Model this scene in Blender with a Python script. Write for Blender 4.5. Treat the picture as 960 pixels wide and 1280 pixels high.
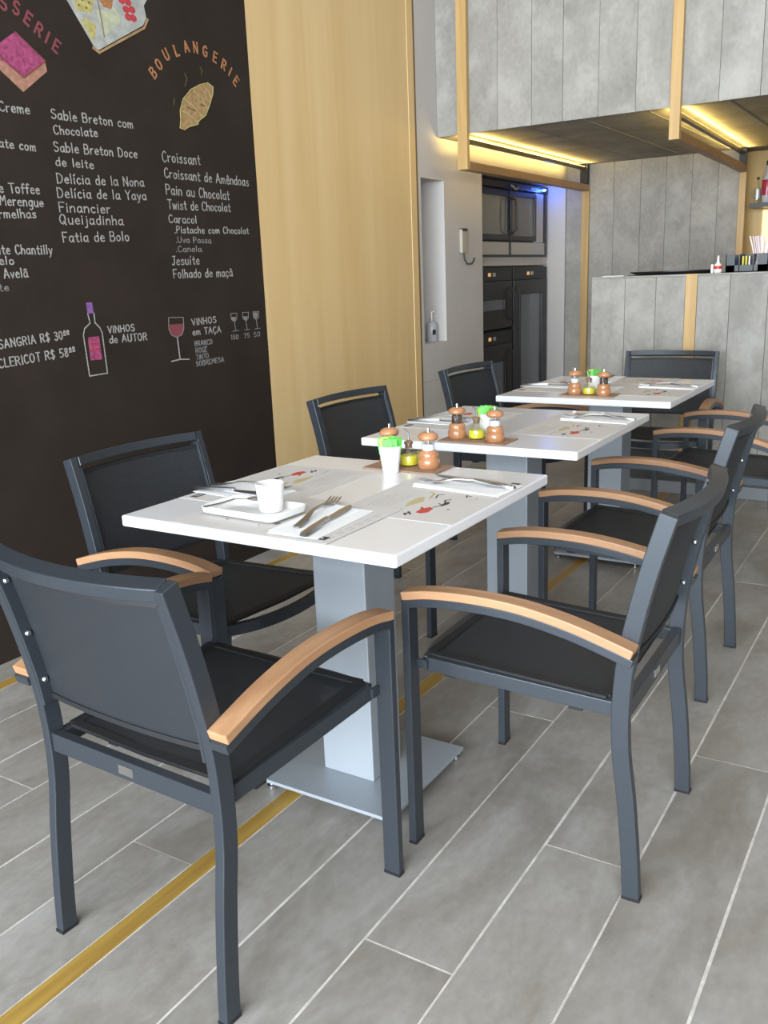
import bpy, bmesh, math, random
from mathutils import Vector, Matrix
random.seed(7)
scene = bpy.context.scene
for o in list(bpy.data.objects):
    bpy.data.objects.remove(o)
COL = scene.collection
PI = math.pi

# ------------------------------------------------------------------ camera
CAM_POS = (-1.7333, -1.2001, 1.2508)
YAW, PITCH, ROLL, FPX = 0.5633, -0.2553, -0.0394, 1122.68
fwd = Vector((math.cos(PITCH) * math.cos(YAW), math.cos(PITCH) * math.sin(YAW), math.sin(PITCH)))
rgt = fwd.cross(Vector((0, 0, 1))).normalized()
upv = rgt.cross(fwd)
c_, s_ = math.cos(ROLL), math.sin(ROLL)
R_ = c_ * rgt + s_ * upv
U_ = -s_ * rgt + c_ * upv
cam_d = bpy.data.cameras.new('camera')
cam = bpy.data.objects.new('camera', cam_d)
COL.objects.link(cam)
m3 = Matrix((R_, U_, -fwd)).transposed()
cam.matrix_world = Matrix.Translation(CAM_POS) @ m3.to_4x4()
cam_d.sensor_fit = 'HORIZONTAL'
cam_d.sensor_width = 36.0
cam_d.lens = FPX / 960 * 36
cam_d.clip_start = 0.05
scene.camera = cam

# ------------------------------------------------------------------ world, light, exposure
scene.view_settings.view_transform = 'Standard'
scene.view_settings.look = 'None'
scene.view_settings.gamma = 1
scene.view_settings.use_curve_mapping = False
scene.view_settings.exposure = 0.12
w = bpy.data.worlds.new('daylight')
scene.world = w
w.use_nodes = True
bg = w.node_tree.nodes['Background']
bg.inputs[0].default_value = (0.78, 0.89, 1.0, 1)
bg.inputs[1].default_value = 1.5


def area(name, loc, direction, sx, sy, power, color, spread=PI):
    d = bpy.data.lights.new(name, 'AREA')
    d.shape = 'RECTANGLE'
    d.size, d.size_y = sx, sy
    d.energy = power
    d.color = color
    d.spread = spread
    o = bpy.data.objects.new(name, d)
    o.location = loc
    o.rotation_euler = Vector(direction).to_track_quat('-Z', 'Y').to_euler()
    COL.objects.link(o)
    return o


# daylight through the tall glazing behind the camera
area('daylight_window', (-5.5, -1.2, 1.60), (1, 0.03, 0.0), 6.2, 3.0, 980, (0.87, 0.94, 1.0))
area('side_fill', (1.0, -4.4, 2.0), (0.05, 1, -0.15), 6.0, 2.2, 8, (1.0, 0.93, 0.82))  # weak warm fill added on the right, not a window
area('overhead_fill', (0.8, -1.0, 3.3), (0, 0, -1), 5.0, 3.0, 24, (1.0, 0.90, 0.76))  # soft fill added overhead to lift the upward faces, no real lamps


# ------------------------------------------------------------------ materials
def mat(name, color, rough=0.5, metal=0.0, spec=0.5, nscale=None, namt=0.12, bump=0.0, bscale=60,
        stretch=(1, 1, 1), emit=None, estr=0, trans=0.0, ior=1.45, alpha=1.0, tint=None, coat=0.0):
    m = bpy.data.materials.new(name)
    m.use_nodes = True
    nt = m.node_tree
    b = nt.nodes['Principled BSDF']
    b.inputs['Base Color'].default_value = (*color, 1)
    b.inputs['Roughness'].default_value = rough
    b.inputs['Metallic'].default_value = metal
    b.inputs['Specular IOR Level'].default_value = spec
    b.inputs['Transmission Weight'].default_value = trans
    b.inputs['IOR'].default_value = ior
    b.inputs['Alpha'].default_value = alpha
    b.inputs['Coat Weight'].default_value = coat
    if emit:
        b.inputs['Emission Color'].default_value = (*emit, 1)
        b.inputs['Emission Strength'].default_value = estr
    if nscale or bump:
        tc = nt.nodes.new('ShaderNodeTexCoord')
        mp = nt.nodes.new('ShaderNodeMapping')
        mp.inputs['Scale'].default_value = stretch
        oi = nt.nodes.new('ShaderNodeObjectInfo')
        ad = nt.nodes.new('ShaderNodeVectorMath')
        ad.operation = 'MULTIPLY_ADD'
        nt.links.new(oi.outputs['Random'], ad.inputs[0])
        ad.inputs[1].default_value = (13, 17, 7)
        nt.links.new(tc.outputs['Object'], ad.inputs[2])
        nt.links.new(ad.outputs[0], mp.inputs[0])
    if nscale:
        n = nt.nodes.new('ShaderNodeTexNoise')
        n.inputs['Scale'].default_value = nscale
        n.inputs['Detail'].default_value = 6
        n.inputs['Roughness'].default_value = 0.65
        nt.links.new(mp.outputs[0], n.inputs['Vector'])
        r = nt.nodes.new('ShaderNodeValToRGB')
        r.color_ramp.elements[0].position = 0.3
        r.color_ramp.elements[1].position = 0.7
        dk = tint or tuple(c * (1 - namt) for c in color)
        r.color_ramp.elements[0].color = (*dk, 1)
        r.color_ramp.elements[1].color = (*[min(1, c * (1 + namt)) for c in color], 1)
        nt.links.new(n.outputs['Fac'], r.inputs[0])
        nt.links.new(r.outputs[0], b.inputs['Base Color'])
    if bump:
        n2 = nt.nodes.new('ShaderNodeTexNoise')
        n2.inputs['Scale'].default_value = bscale
        n2.inputs['Detail'].default_value = 4
        nt.links.new(mp.outputs[0], n2.inputs['Vector'])
        bp = nt.nodes.new('ShaderNodeBump')
        bp.inputs['Strength'].default_value = bump
        bp.inputs['Distance'].default_value = 0.004
        nt.links.new(n2.outputs['Fac'], bp.inputs['Height'])
        nt.links.new(bp.outputs[0], b.inputs['Normal'])
    return m


def concrete(name, base, dark, scale=2.2, stretch=(1, 1, 1), rough=0.6, stain=0.5, per=0.16, bump=0.25, patch=None):
    """mottled cement: large cloudy stains, fine grain and a tone of its own for every piece"""
    m = bpy.data.materials.new(name)
    m.use_nodes = True
    nt = m.node_tree
    N, Lk = nt.nodes, nt.links
    b = N['Principled BSDF']
    tc = N.new('ShaderNodeTexCoord')
    oi = N.new('ShaderNodeObjectInfo')
    ad = N.new('ShaderNodeVectorMath')
    ad.operation = 'MULTIPLY_ADD'
    Lk.new(oi.outputs['Random'], ad.inputs[0])
    ad.inputs[1].default_value = (31, 17, 23)
    Lk.new(tc.outputs['Object'], ad.inputs[2])
    mp = N.new('ShaderNodeMapping')
    mp.inputs['Scale'].default_value = stretch
    Lk.new(ad.outputs[0], mp.inputs[0])
    n1 = N.new('ShaderNodeTexNoise')
    n1.inputs['Scale'].default_value = scale
    n1.inputs['Detail'].default_value = 8
    n1.inputs['Roughness'].default_value = 0.62
    n1.inputs['Distortion'].default_value = 0.6
    Lk.new(mp.outputs[0], n1.inputs['Vector'])
    r1 = N.new('ShaderNodeValToRGB')
    r1.color_ramp.elements[0].position = 0.34
    r1.color_ramp.elements[1].position = 0.66
    r1.color_ramp.elements[0].color = (*dark, 1)
    r1.color_ramp.elements[1].color = (*base, 1)
    Lk.new(n1.outputs['Fac'], r1.inputs[0])
    n2 = N.new('ShaderNodeTexNoise')
    n2.inputs['Scale'].default_value = scale * 14
    n2.inputs['Detail'].default_value = 5
    Lk.new(mp.outputs[0], n2.inputs['Vector'])
    mr = N.new('ShaderNodeMapRange')
    mr.inputs['To Min'].default_value = 1 - stain * 0.4
    mr.inputs['To Max'].default_value = 1 + stain * 0.4
    Lk.new(n2.outputs['Fac'], mr.inputs['Value'])
    mp2 = N.new('ShaderNodeMapRange')
    mp2.inputs['To Min'].default_value = 1 - per
    mp2.inputs['To Max'].default_value = 1 + per * 0.6
    Lk.new(oi.outputs['Random'], mp2.inputs['Value'])
    mu = N.new('ShaderNodeMath')
    mu.operation = 'MULTIPLY'
    Lk.new(mr.outputs[0], mu.inputs[0])
    Lk.new(mp2.outputs[0], mu.inputs[1])
    vm = N.new('ShaderNodeVectorMath')
    vm.operation = 'SCALE'
    Lk.new(r1.outputs[0], vm.inputs[0])
    Lk.new(mu.outputs[0], vm.inputs['Scale'])
    last = vm.outputs[0]
    if patch:
        n3 = N.new('ShaderNodeTexNoise')
        n3.inputs['Scale'].default_value = 5.0
        n3.inputs['Detail'].default_value = 7
        n3.inputs['Roughness'].default_value = 0.6
        Lk.new(ad.outputs[0], n3.inputs['Vector'])
        r3 = N.new('ShaderNodeValToRGB')
        r3.color_ramp.elements[0].position = 0.54
        r3.color_ramp.elements[1].position = 0.68
        r3.color_ramp.elements[0].color = (0, 0, 0, 1)
        r3.color_ramp.elements[1].color = (0.55, 0.55, 0.55, 1)
        Lk.new(n3.outputs['Fac'], r3.inputs[0])
        mc = N.new('ShaderNodeMix')
        mc.data_type = 'RGBA'
        Lk.new(r3.outputs[0], mc.inputs[0])
        Lk.new(last, mc.inputs[6])
        mc.inputs[7].default_value = (*patch, 1)
        last = mc.outputs[2]
    Lk.new(last, b.inputs['Base Color'])
    b.inputs['Roughness'].default_value = rough
    bp = N.new('ShaderNodeBump')
    bp.inputs['Strength'].default_value = bump
    bp.inputs['Distance'].default_value = 0.004
    Lk.new(n2.outputs['Fac'], bp.inputs['Height'])
    Lk.new(bp.outputs[0], b.inputs['Normal'])
    return m


def woodmat(name, a, b_, axis=2, scale=5, rough=0.45, coat=0.0):
    m = bpy.data.materials.new(name)
    m.use_nodes = True
    nt = m.node_tree
    N, Lk = nt.nodes, nt.links
    b = N['Principled BSDF']
    tc = N.new('ShaderNodeTexCoord')
    oi = N.new('ShaderNodeObjectInfo')
    ad = N.new('ShaderNodeVectorMath')
    ad.operation = 'MULTIPLY_ADD'
    Lk.new(oi.outputs['Random'], ad.inputs[0])
    ad.inputs[1].default_value = (9, 11, 5)
    Lk.new(tc.outputs['Object'], ad.inputs[2])
    mp = N.new('ShaderNodeMapping')
    s = [scale * 2.2] * 3
    s[axis] = scale * 0.12
    mp.inputs['Scale'].default_value = s
    Lk.new(ad.outputs[0], mp.inputs[0])
    n1 = N.new('ShaderNodeTexNoise')
    n1.inputs['Scale'].default_value = 1.0
    n1.inputs['Detail'].default_value = 9
    n1.inputs['Roughness'].default_value = 0.6
    n1.inputs['Distortion'].default_value = 0.8
    Lk.new(mp.outputs[0], n1.inputs['Vector'])
    r = N.new('ShaderNodeValToRGB')
    r.color_ramp.elements[0].position = 0.32
    r.color_ramp.elements[1].position = 0.68
    r.color_ramp.elements[0].color = (*b_, 1)
    r.color_ramp.elements[1].color = (*a, 1)
    Lk.new(n1.outputs['Fac'], r.inputs[0])
    Lk.new(r.outputs[0], b.inputs['Base Color'])
    b.inputs['Roughness'].default_value = rough
    b.inputs['Coat Weight'].default_value = coat
    return m


def clear(name, color, rough=0.02, ior=1.45, mix=0.82):
    """thin clear plastic or glass: mostly see-through with a glossy skin"""
    m = bpy.data.materials.new(name)
    m.use_nodes = True
    nt = m.node_tree
    nt.nodes.remove(nt.nodes['Principled BSDF'])
    tr = nt.nodes.new('ShaderNodeBsdfTransparent')
    tr.inputs[0].default_value = (*color, 1)
    gl = nt.nodes.new('ShaderNodeBsdfGlossy')
    gl.inputs['Roughness'].default_value = rough
    mx = nt.nodes.new('ShaderNodeMixShader')
    mx.inputs[0].default_value = 1 - mix
    nt.links.new(tr.outputs[0], mx.inputs[1])
    nt.links.new(gl.outputs[0], mx.inputs[2])
    nt.links.new(mx.outputs[0], nt.nodes['Material Output'].inputs[0])
    return m


def meshfabric(name, color, see):
    m = bpy.data.materials.new(name)
    m.use_nodes = True
    nt = m.node_tree
    b = nt.nodes['Principled BSDF']
    b.inputs['Base Color'].default_value = (*color, 1)
    b.inputs['Roughness'].default_value = 0.55
    tc = nt.nodes.new('ShaderNodeTexCoord')
    n = nt.nodes.new('ShaderNodeTexNoise')
    n.inputs['Scale'].default_value = 260
    n.inputs['Detail'].default_value = 3
    nt.links.new(tc.outputs['Object'], n.inputs['Vector'])
    mr = nt.nodes.new('ShaderNodeMapRange')
    mr.inputs['To Min'].default_value = see * 0.4
    mr.inputs['To Max'].default_value = see * 1.6
    nt.links.new(n.outputs['Fac'], mr.inputs['Value'])
    tr = nt.nodes.new('ShaderNodeBsdfTransparent')
    mx = nt.nodes.new('ShaderNodeMixShader')
    nt.links.new(mr.outputs[0], mx.inputs[0])
    nt.links.new(b.outputs[0], mx.inputs[1])
    nt.links.new(tr.outputs[0], mx.inputs[2])
    nt.links.new(mx.outputs[0], nt.nodes['Material Output'].inputs[0])
    return m


M = dict(
    anth=mat('anthracite_metal', (0.042, 0.050, 0.061), 0.34, 0.35, 0.5, bump=0.04, bscale=400),
    anth_dark=mat('black_metal', (0.020, 0.022, 0.026), 0.45, 0.1),
    mesh=meshfabric('black_mesh', (0.019, 0.022, 0.027), 0.14),
    mesh_edge=mat('black_sleeve', (0.012, 0.013, 0.015), 0.6),
    teak=woodmat('teak', (0.43, 0.245, 0.130), (0.30, 0.152, 0.075), 0, 9, 0.42),
    chrome=mat('chrome', (0.75, 0.76, 0.78), 0.18, 1.0),
    steel=mat('steel', (0.46, 0.47, 0.49), 0.30, 1.0),
    white_top=mat('white_laminate', (0.73, 0.73, 0.75), 0.16, 0, 0.5, nscale=3, namt=0.02),
    alu=mat('grey_lacquered_steel', (0.325, 0.36, 0.40), 0.40, 0.2, 0.5, nscale=5, namt=0.04),
    alu_side=mat('plate_edge', (0.6, 0.63, 0.66), 0.3, 0.6),
    tile=concrete('cement_plank', (0.372, 0.358, 0.342), (0.240, 0.220, 0.192), 3.4, (0.6, 1.2, 1), 0.42, 0.45, 0.12, patch=(0.215, 0.19, 0.155)),
    grout=mat('pale_grout', (0.56, 0.54, 0.50), 0.8, nscale=30, namt=0.25),
    strip=woodmat('yellow_inlay_wood', (0.44, 0.28, 0.065), (0.28, 0.165, 0.035), 0, 12, 0.4),
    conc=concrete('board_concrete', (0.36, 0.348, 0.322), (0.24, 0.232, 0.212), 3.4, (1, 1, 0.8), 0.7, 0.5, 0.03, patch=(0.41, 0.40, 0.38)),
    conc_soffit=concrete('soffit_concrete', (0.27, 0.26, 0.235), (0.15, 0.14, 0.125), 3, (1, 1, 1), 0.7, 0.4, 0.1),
    joint=mat('joint_shadow_gap', (0.20, 0.195, 0.185), 0.9),
    board=mat('chalkboard_paint', (0.026, 0.0185, 0.0145), 0.75, 0, 0.25, nscale=4, namt=0.16, bump=0.05, bscale=90),
    chalk=mat('white_chalk', (0.30, 0.29, 0.275), 0.95, nscale=160, namt=0.45),
    chalk_dim=mat('faint_chalk', (0.20, 0.195, 0.19), 0.95, nscale=160, namt=0.5),
    chalk_orange=mat('orange_chalk', (0.36, 0.155, 0.065), 0.95, nscale=160, namt=0.4),
    chalk_rose=mat('rose_chalk', (0.20, 0.048, 0.060), 0.95, nscale=160, namt=0.2),
    chalk_pink=mat('pink_chalk', (0.31, 0.055, 0.14), 0.95, nscale=60, namt=0.5),
    chalk_tan=mat('tan_chalk', (0.34, 0.215, 0.10), 0.95, nscale=60, namt=0.35),
    chalk_peach=mat('peach_chalk', (0.35, 0.18, 0.125), 0.95, nscale=60, namt=0.3),
    chalk_red=mat('red_chalk', (0.42, 0.045, 0.055), 0.95, nscale=90, namt=0.4),
    chalk_grey=mat('grey_chalk', (0.37, 0.38, 0.36), 0.95, nscale=25, namt=0.25),
    chalk_yellow=mat('yellow_chalk', (0.42, 0.37, 0.14), 0.95, nscale=60, namt=0.3),
    chalk_cream=mat('cream_chalk', (0.44, 0.46, 0.33), 0.95, nscale=40, namt=0.2),
    chalk_brown=mat('brown_chalk', (0.13, 0.075, 0.03), 0.95, nscale=60, namt=0.3),
    chalk_purple=mat('purple_chalk', (0.20, 0.09, 0.29), 0.95, nscale=60, namt=0.3),
    ply=woodmat('yellow_plywood', (0.72, 0.53, 0.27), (0.64, 0.44, 0.20), 2, 2.6, 0.5, 0.0),
    ply_edge=mat('brown_panel_edge', (0.17, 0.105, 0.045), 0.6),
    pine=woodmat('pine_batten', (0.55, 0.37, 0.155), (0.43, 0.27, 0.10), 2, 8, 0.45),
    pine_x_shaded=woodmat('pine_beam_shaded', (0.36, 0.22, 0.11), (0.26, 0.15, 0.07), 0, 8, 0.45),  # darker than the batten pine: shade under the soffit is in the colour
    white_wall=mat('white_wall_paint', (0.52, 0.50, 0.485), 0.7, nscale=3, namt=0.03),
    ceil=mat('ceiling_paint', (0.45, 0.44, 0.42), 0.8),
    dark_wall=mat('dark_side_wall', (0.16, 0.13, 0.10), 0.7),
    black=mat('black_plastic', (0.014, 0.014, 0.016), 0.35),
    black_gloss=mat('black_glass', (0.02, 0.021, 0.025), 0.06),
    dark_glass=mat('oven_glass', (0.15, 0.15, 0.15), 0.08, 0, 0.8),
    grey_glass=mat('cooler_glass', (0.13, 0.14, 0.165), 0.10, 0, 0.8),
    silver=mat('brushed_silver', (0.50, 0.49, 0.47), 0.4, 0.5),
    led_blue=mat('blue_lamp', (0.1, 0.3, 1), 0.3, emit=(0.08, 0.25, 1.0), estr=30),
    led_orange=mat('orange_display', (0.5, 0.25, 0.05), 0.3, emit=(1.0, 0.55, 0.2), estr=0.5),
    led=mat('warm_led', (1, 0.8, 0.3), 0.3, emit=(1.0, 0.72, 0.22), estr=9),
    backlight=mat('backlit_panel', (1, 0.7, 0.3), 0.4, emit=(1.0, 0.66, 0.2), estr=1.6),
    porcelain=mat('white_porcelain', (0.80, 0.80, 0.80), 0.12, 0, 0.5),
    paper=mat('white_paper', (0.80, 0.81, 0.83), 0.9),
    placemat=mat('printed_placemat_paper', (0.58, 0.555, 0.54), 0.75, nscale=9, namt=0.03),
    ink_red=mat('red_ink', (0.50, 0.07, 0.05), 0.8),
    ink_black=mat('black_ink', (0.05, 0.045, 0.05), 0.8),
    ink_grey=mat('grey_ink', (0.40, 0.38, 0.37), 0.8),
    ink_tan=mat('tan_ink', (0.48, 0.41, 0.22), 0.8),
    mill=woodmat('mill_wood', (0.50, 0.245, 0.115), (0.36, 0.155, 0.065), 0, 14, 0.22, 0.5),
    salt=mat('salt', (0.85, 0.85, 0.86), 0.9, nscale=300, namt=0.1),
    pepper=mat('peppercorns', (0.07, 0.05, 0.04), 0.8, nscale=180, namt=0.8),
    clear=clear('clear_acrylic', (0.96, 0.97, 0.98)),
    bottle=clear('clear_bottle', (0.95, 0.97, 0.93), mix=0.88),
    oil=mat('olive_oil', (0.78, 0.70, 0.05), 0.25, 0, 0.5, nscale=40, namt=0.25),
    cork=mat('pourer_stopper', (0.22, 0.13, 0.09), 0.5),
    slate=mat('brown_condiment_mat', (0.30, 0.185, 0.125), 0.6, nscale=40, namt=0.15),
    green=mat('green_sachet', (0.07, 0.40, 0.05), 0.45, nscale=60, namt=0.3),
    green2=mat('light_green_sachet', (0.13, 0.50, 0.09), 0.45),
    yellow=mat('yellow_sachet', (0.72, 0.62, 0.07), 0.45),
    tanp=mat('tan_sachet', (0.55, 0.38, 0.12), 0.5),
    plinth=mat('dark_plinth', (0.055, 0.055, 0.055), 0.5),
    plinth2=mat('grey_plinth', (0.21, 0.23, 0.25), 0.4),
    beige=mat('beige_plastic', (0.42, 0.39, 0.31), 0.5),
    caddy=mat('dark_grey_caddy', (0.045, 0.052, 0.062), 0.4),
    straw=mat('pale_pink_straw', (0.75, 0.62, 0.68), 0.5),
    straw2=mat('white_straw', (0.82, 0.82, 0.86), 0.5),
    red=mat('red_plastic', (0.55, 0.04, 0.03), 0.4),
    wine=mat('red_bottle', (0.30, 0.02, 0.05), 0.15),
    frost=mat('clear_soap', (0.42, 0.43, 0.46), 0.15, 0, 0.5),
    barwood=woodmat('bar_back_wood', (0.50, 0.33, 0.11), (0.40, 0.25, 0.07), 2, 4, 0.4),
    windowframe=mat('grey_window_frame', (0.12, 0.13, 0.14), 0.5),
)


# ------------------------------------------------------------------ mesh helpers
class MB:
    """collects shapes; build() links them as one mesh object"""

    def __init__(self):
        self.v, self.f, self.mi = [], [], []
        self.m = 0

    def add(self, vs, fs):
        n = len(self.v)
        self.v += [tuple(a) for a in vs]
        self.f += [tuple(i + n for i in f) for f in fs]
        self.mi += [self.m] * len(fs)
        return self

    def box(self, x0, x1, y0, y1, z0, z1):
        x0, x1 = sorted((x0, x1)); y0, y1 = sorted((y0, y1)); z0, z1 = sorted((z0, z1))
        vs = [(x, y, z) for z in (z0, z1) for y in (y0, y1) for x in (x0, x1)]
        return self.add(vs, [(0, 2, 3, 1), (4, 5, 7, 6), (0, 1, 5, 4), (2, 6, 7, 3), (0, 4, 6, 2), (1, 3, 7, 5)])

    def sweep(self, pts, wv, hw, hn, up=None):
        """rectangular bar along pts; wv = fixed width direction, hw half width, hn half thickness (float or list)"""
        wv = Vector(wv).normalized()
        rings = []
        n = len(pts)
        P = [Vector(p) for p in pts]
        for i in range(n):
            t = (P[min(i + 1, n - 1)] - P[max(i - 1, 0)]).normalized()
            nn = t.cross(wv).normalized()
            k = 1.0
            if 0 < i < n - 1:
                a = (P[i] - P[i - 1]).normalized(); b = (P[i + 1] - P[i]).normalized()
                k = 1 / max(0.5, math.cos(a.angle(b) / 2))
            h = (hn[i] if isinstance(hn, (list, tuple)) else hn) * k
            rings.append([P[i] + wv * hw + nn * h, P[i] - wv * hw + nn * h, P[i] - wv * hw - nn * h, P[i] + wv * hw - nn * h])
        vs = [v for r in rings for v in r]
        fs = [(0, 1, 2, 3), tuple(4 * (n - 1) + k for k in (3, 2, 1, 0))]
        for i in range(n - 1):
            for k in range(4):
                a, b = 4 * i + k, 4 * i + (k + 1) % 4
                fs.append((a, a + 4, b + 4, b))
        return self.add(vs, fs)

    def tube(self, pts, r, seg=8):
        P = [Vector(p) for p in pts]
        n = len(P)
        vs = []
        ref = None
        for i in range(n):
            t = (P[min(i + 1, n - 1)] - P[max(i - 1, 0)]).normalized()
            if ref is None:
                ref = t.orthogonal().normalized()
            ref = (ref - t * ref.dot(t)).normalized()
            b = t.cross(ref)
            rr = r[i] if isinstance(r, (list, tuple)) else r
            for k in range(seg):
                a = 2 * PI * k / seg
                vs.append(P[i] + ref * rr * math.cos(a) + b * rr * math.sin(a))
        fs = [tuple(range(seg - 1, -1, -1)), tuple(seg * (n - 1) + k for k in range(seg))]
        for i in range(n - 1):
            for k in range(seg):
                a, b = seg * i + k, seg * i + (k + 1) % seg
                fs.append((a, b, b + seg, a + seg))
        return self.add(vs, fs)

    def lathe(self, prof, seg=28, cx=0, cy=0):
        """prof: list of (r, z) from bottom to top, closed on the axis at both ends"""
        n = len(prof)
        vs = []
        for r, z in prof:
            for k in range(seg):
                a = 2 * PI * k / seg
                vs.append((cx + r * math.cos(a), cy + r * math.sin(a), z))
        fs = [tuple(range(seg - 1, -1, -1)), tuple(seg * (n - 1) + k for k in range(seg))]
        for i in range(n - 1):
            for k in range(seg):
                a, b = seg * i + k, seg * i + (k + 1) % seg
                fs.append((a, b, b + seg, a + seg))
        return self.add(vs, fs)

    def prism(self, poly, z0, z1, fn=None):
        """poly in a plane, extruded; fn maps (a, b, h) to xyz"""
        fn = fn or (lambda a, b, h: (a, b, h))
        n = len(poly)
        vs = [fn(a, b, z0) for a, b in poly] + [fn(a, b, z1) for a, b in poly]
        fs = [tuple(range(n - 1, -1, -1)), tuple(range(n, 2 * n))]
        for k in range(n):
            fs.append((k, (k + 1) % n, n + (k + 1) % n, n + k))
        return self.add(vs, fs)

    def build(self, name, mats, parent=None, bevel=0.0, smooth=False, loc=None):
        me = bpy.data.meshes.new(name)
        me.from_pydata(self.v, [], self.f)
        bm = bmesh.new()
        bm.from_mesh(me)
        bmesh.ops.recalc_face_normals(bm, faces=bm.faces)
        bm.to_mesh(me)
        bm.free()
        if not isinstance(mats, (list, tuple)):
            mats = [mats]
        for m in mats:
            me.materials.append(m)
        if len(mats) > 1:
            for p, i in zip(me.polygons, self.mi):
                p.material_index = i
        if smooth:
            for p in me.polygons:
                p.use_smooth = True
            try:
                me.set_sharp_from_angle(angle=math.radians(40))
            except Exception:
                pass
        o = bpy.data.objects.new(name, me)
        COL.objects.link(o)
        if parent:
            o.parent = parent
        if loc:
            o.location = loc
        if bevel:
            b = o.modifiers.new('bevel', 'BEVEL')
            b.width = bevel
            b.segments = 2
            b.limit_method = 'ANGLE'
            b.angle_limit = math.radians(50)
        return o


def thing(name, label, cat, loc=(0, 0, 0), rz=0, group=None):
    o = bpy.data.objects.new(name, None)
    o.empty_display_size = 0.05
    COL.objects.link(o)
    o.location = loc
    o.rotation_euler = (0, 0, rz)
    tag(o, label, cat, group)
    return o


def tag(o, label=None, cat=None, group=None, kind=None):
    if label: o['label'] = label
    if cat: o['category'] = cat
    if group: o['group'] = group
    if kind: o['kind'] = kind
    return o


def struct(o):
    o['kind'] = 'structure'
    return o


def dup(root, loc, rz=None, label=None):
    r = root.copy()
    COL.objects.link(r)
    r.location = loc
    if rz is not None:
        r.rotation_euler = (0, 0, rz)
    if label:
        r['label'] = label
    for ch in list(root.children):
        c = ch.copy()
        COL.objects.link(c)
        c.parent = r
        for g in list(ch.children):
            d = g.copy()
            COL.objects.link(d)
            d.parent = c
    return r


# ================================================================== SETTING
WY = 1.49            # face of the left wall
FX = 3.27            # face of the upper concrete wall
BX = 5.40            # face of the back wall
SOF = 2.035          # underside of the concrete over the bar

# ---- floor: grout bed, cement planks 0.2 x 2 m, two yellow wooden inlay strips
fm = MB().box(-5.6, 6.2, -4.5, 1.95, -0.06, -0.0010)
floor = struct(fm.build('floor', M['grout']))
STR = [(0.072, 0.120), (1.318, 1.366)]
rows = []
y = 0.072
base = [0.072, -0.139, -0.343, -0.538, -0.738, -0.938]
while base[-1] > -4.3:
    base.append(base[-1] - 0.2)
for a, b in zip(base[1:], base[:-1]):
    rows.append((a, b))
for a, b in ((0.120, 0.304), (0.304, 0.499), (0.499, 0.707), (0.707, 0.908), (0.908, 1.118), (1.118, 1.318), (1.366, 1.49), (1.49, 1.95)):
    rows.append((a, b))
odd = {round(v, 3): k for v, k in ((-0.343, .49), (-0.139, -.15), (-0.538, -.51), (-0.738, -.06), (-0.938, .486), (0.12, -.505), (0.304, .35), (0.499, .9), (0.707, -.472), (0.908, .55))}
for i, (a, b) in enumerate(rows):
    off = odd.get(round(a, 3), -0.5 + (i % 2) * 1.0 + 0.1 * (i % 3))
    x = off
    while x > -5.5:
        x -= 2.0
    while x < 6.1:
        x0, x1 = max(x, -5.6), min(x + 2.0, 6.2)
        g = 0.0016 + random.random() * 0.0010
        h = random.uniform(-0.0006, 0.0006)
        # slightly worn, uneven long edges
        n = 10
        top = []
        for k in range(n + 1):
            top.append((x0 + g + (x1 - x0 - 2 * g) * k / n, a + g + random.uniform(0, 0.0018)))
        for k in range(n, -1, -1):
            top.append((x0 + g + (x1 - x0 - 2 * g) * k / n, b - g - random.uniform(0, 0.0018)))
        MB().prism(top, -0.02, h).build('floor_plank', M['tile'], floor)
        x += 2.0
for a, b in STR:
    MB().box(-5.6, 6.2, a + 0.001, b - 0.001, -0.02, 0.0006).build('inlay_strip', M['strip'], floor)

# ---- left wall with niche and appliance recess
RX0, RX1, RZ = 3.872, 5.385, 1.905
NX0, NX1, NZ0, NZ1 = 3.062, 3.345, 0.85, 1.80
wl = MB()
wl.box(-5.6, 3.028, 1.515, 2.25, 0, 3.5)
wl.box(3.028, NX0, WY, 2.25, 0, 3.5)
wl.box(NX0, NX1, WY, 2.25, 0, NZ0)
wl.box(NX0, NX1, WY, 2.25, NZ1, 3.5)
wl.box(NX0, NX1, 1.66, 2.25, NZ0, NZ1)
wl.box(NX1, RX0, WY, 2.25, 0, 3.5)
wl.box(RX0, RX1, WY, 2.25, RZ, 3.5)
wl.box(RX0, RX1, 2.2, 2.25, 0, RZ)
wl.box(RX1, 5.6, WY, 2.25, 0, 3.5)
wl.box(RX0, RX1, 1.64, 2.2, 1.30, 1.362)
wall_left = struct(wl.build('wall_left', M['white_wall']))
# faint joints of the low cupboard front under the niche
for z in (0.62, 0.40):
    MB().box(3.03, 3.34, WY - 0.001, WY + 0.001, z, z + 0.004).build('cupboard_joint', M['ink_grey'], wall_left)

# ---- back wall: board-formed concrete panels
wb = MB()
wb.box(BX + 0.02, BX + 0.2, 0.19, WY, 0, 3.5)
wall_back = struct(wb.build('wall_back', M['conc']))
ys = [WY - 0.001, 1.305, 1.107, 0.901, 0.713, 0.525, 0.341, 0.19]
for a, b in zip(ys[1:], ys[:-1]):
    MB().box(BX, BX + 0.03, a + 0.0008, b - 0.0008, 0, SOF).build('concrete_panel', M['conc'], wall_back, bevel=0.002)

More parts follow.
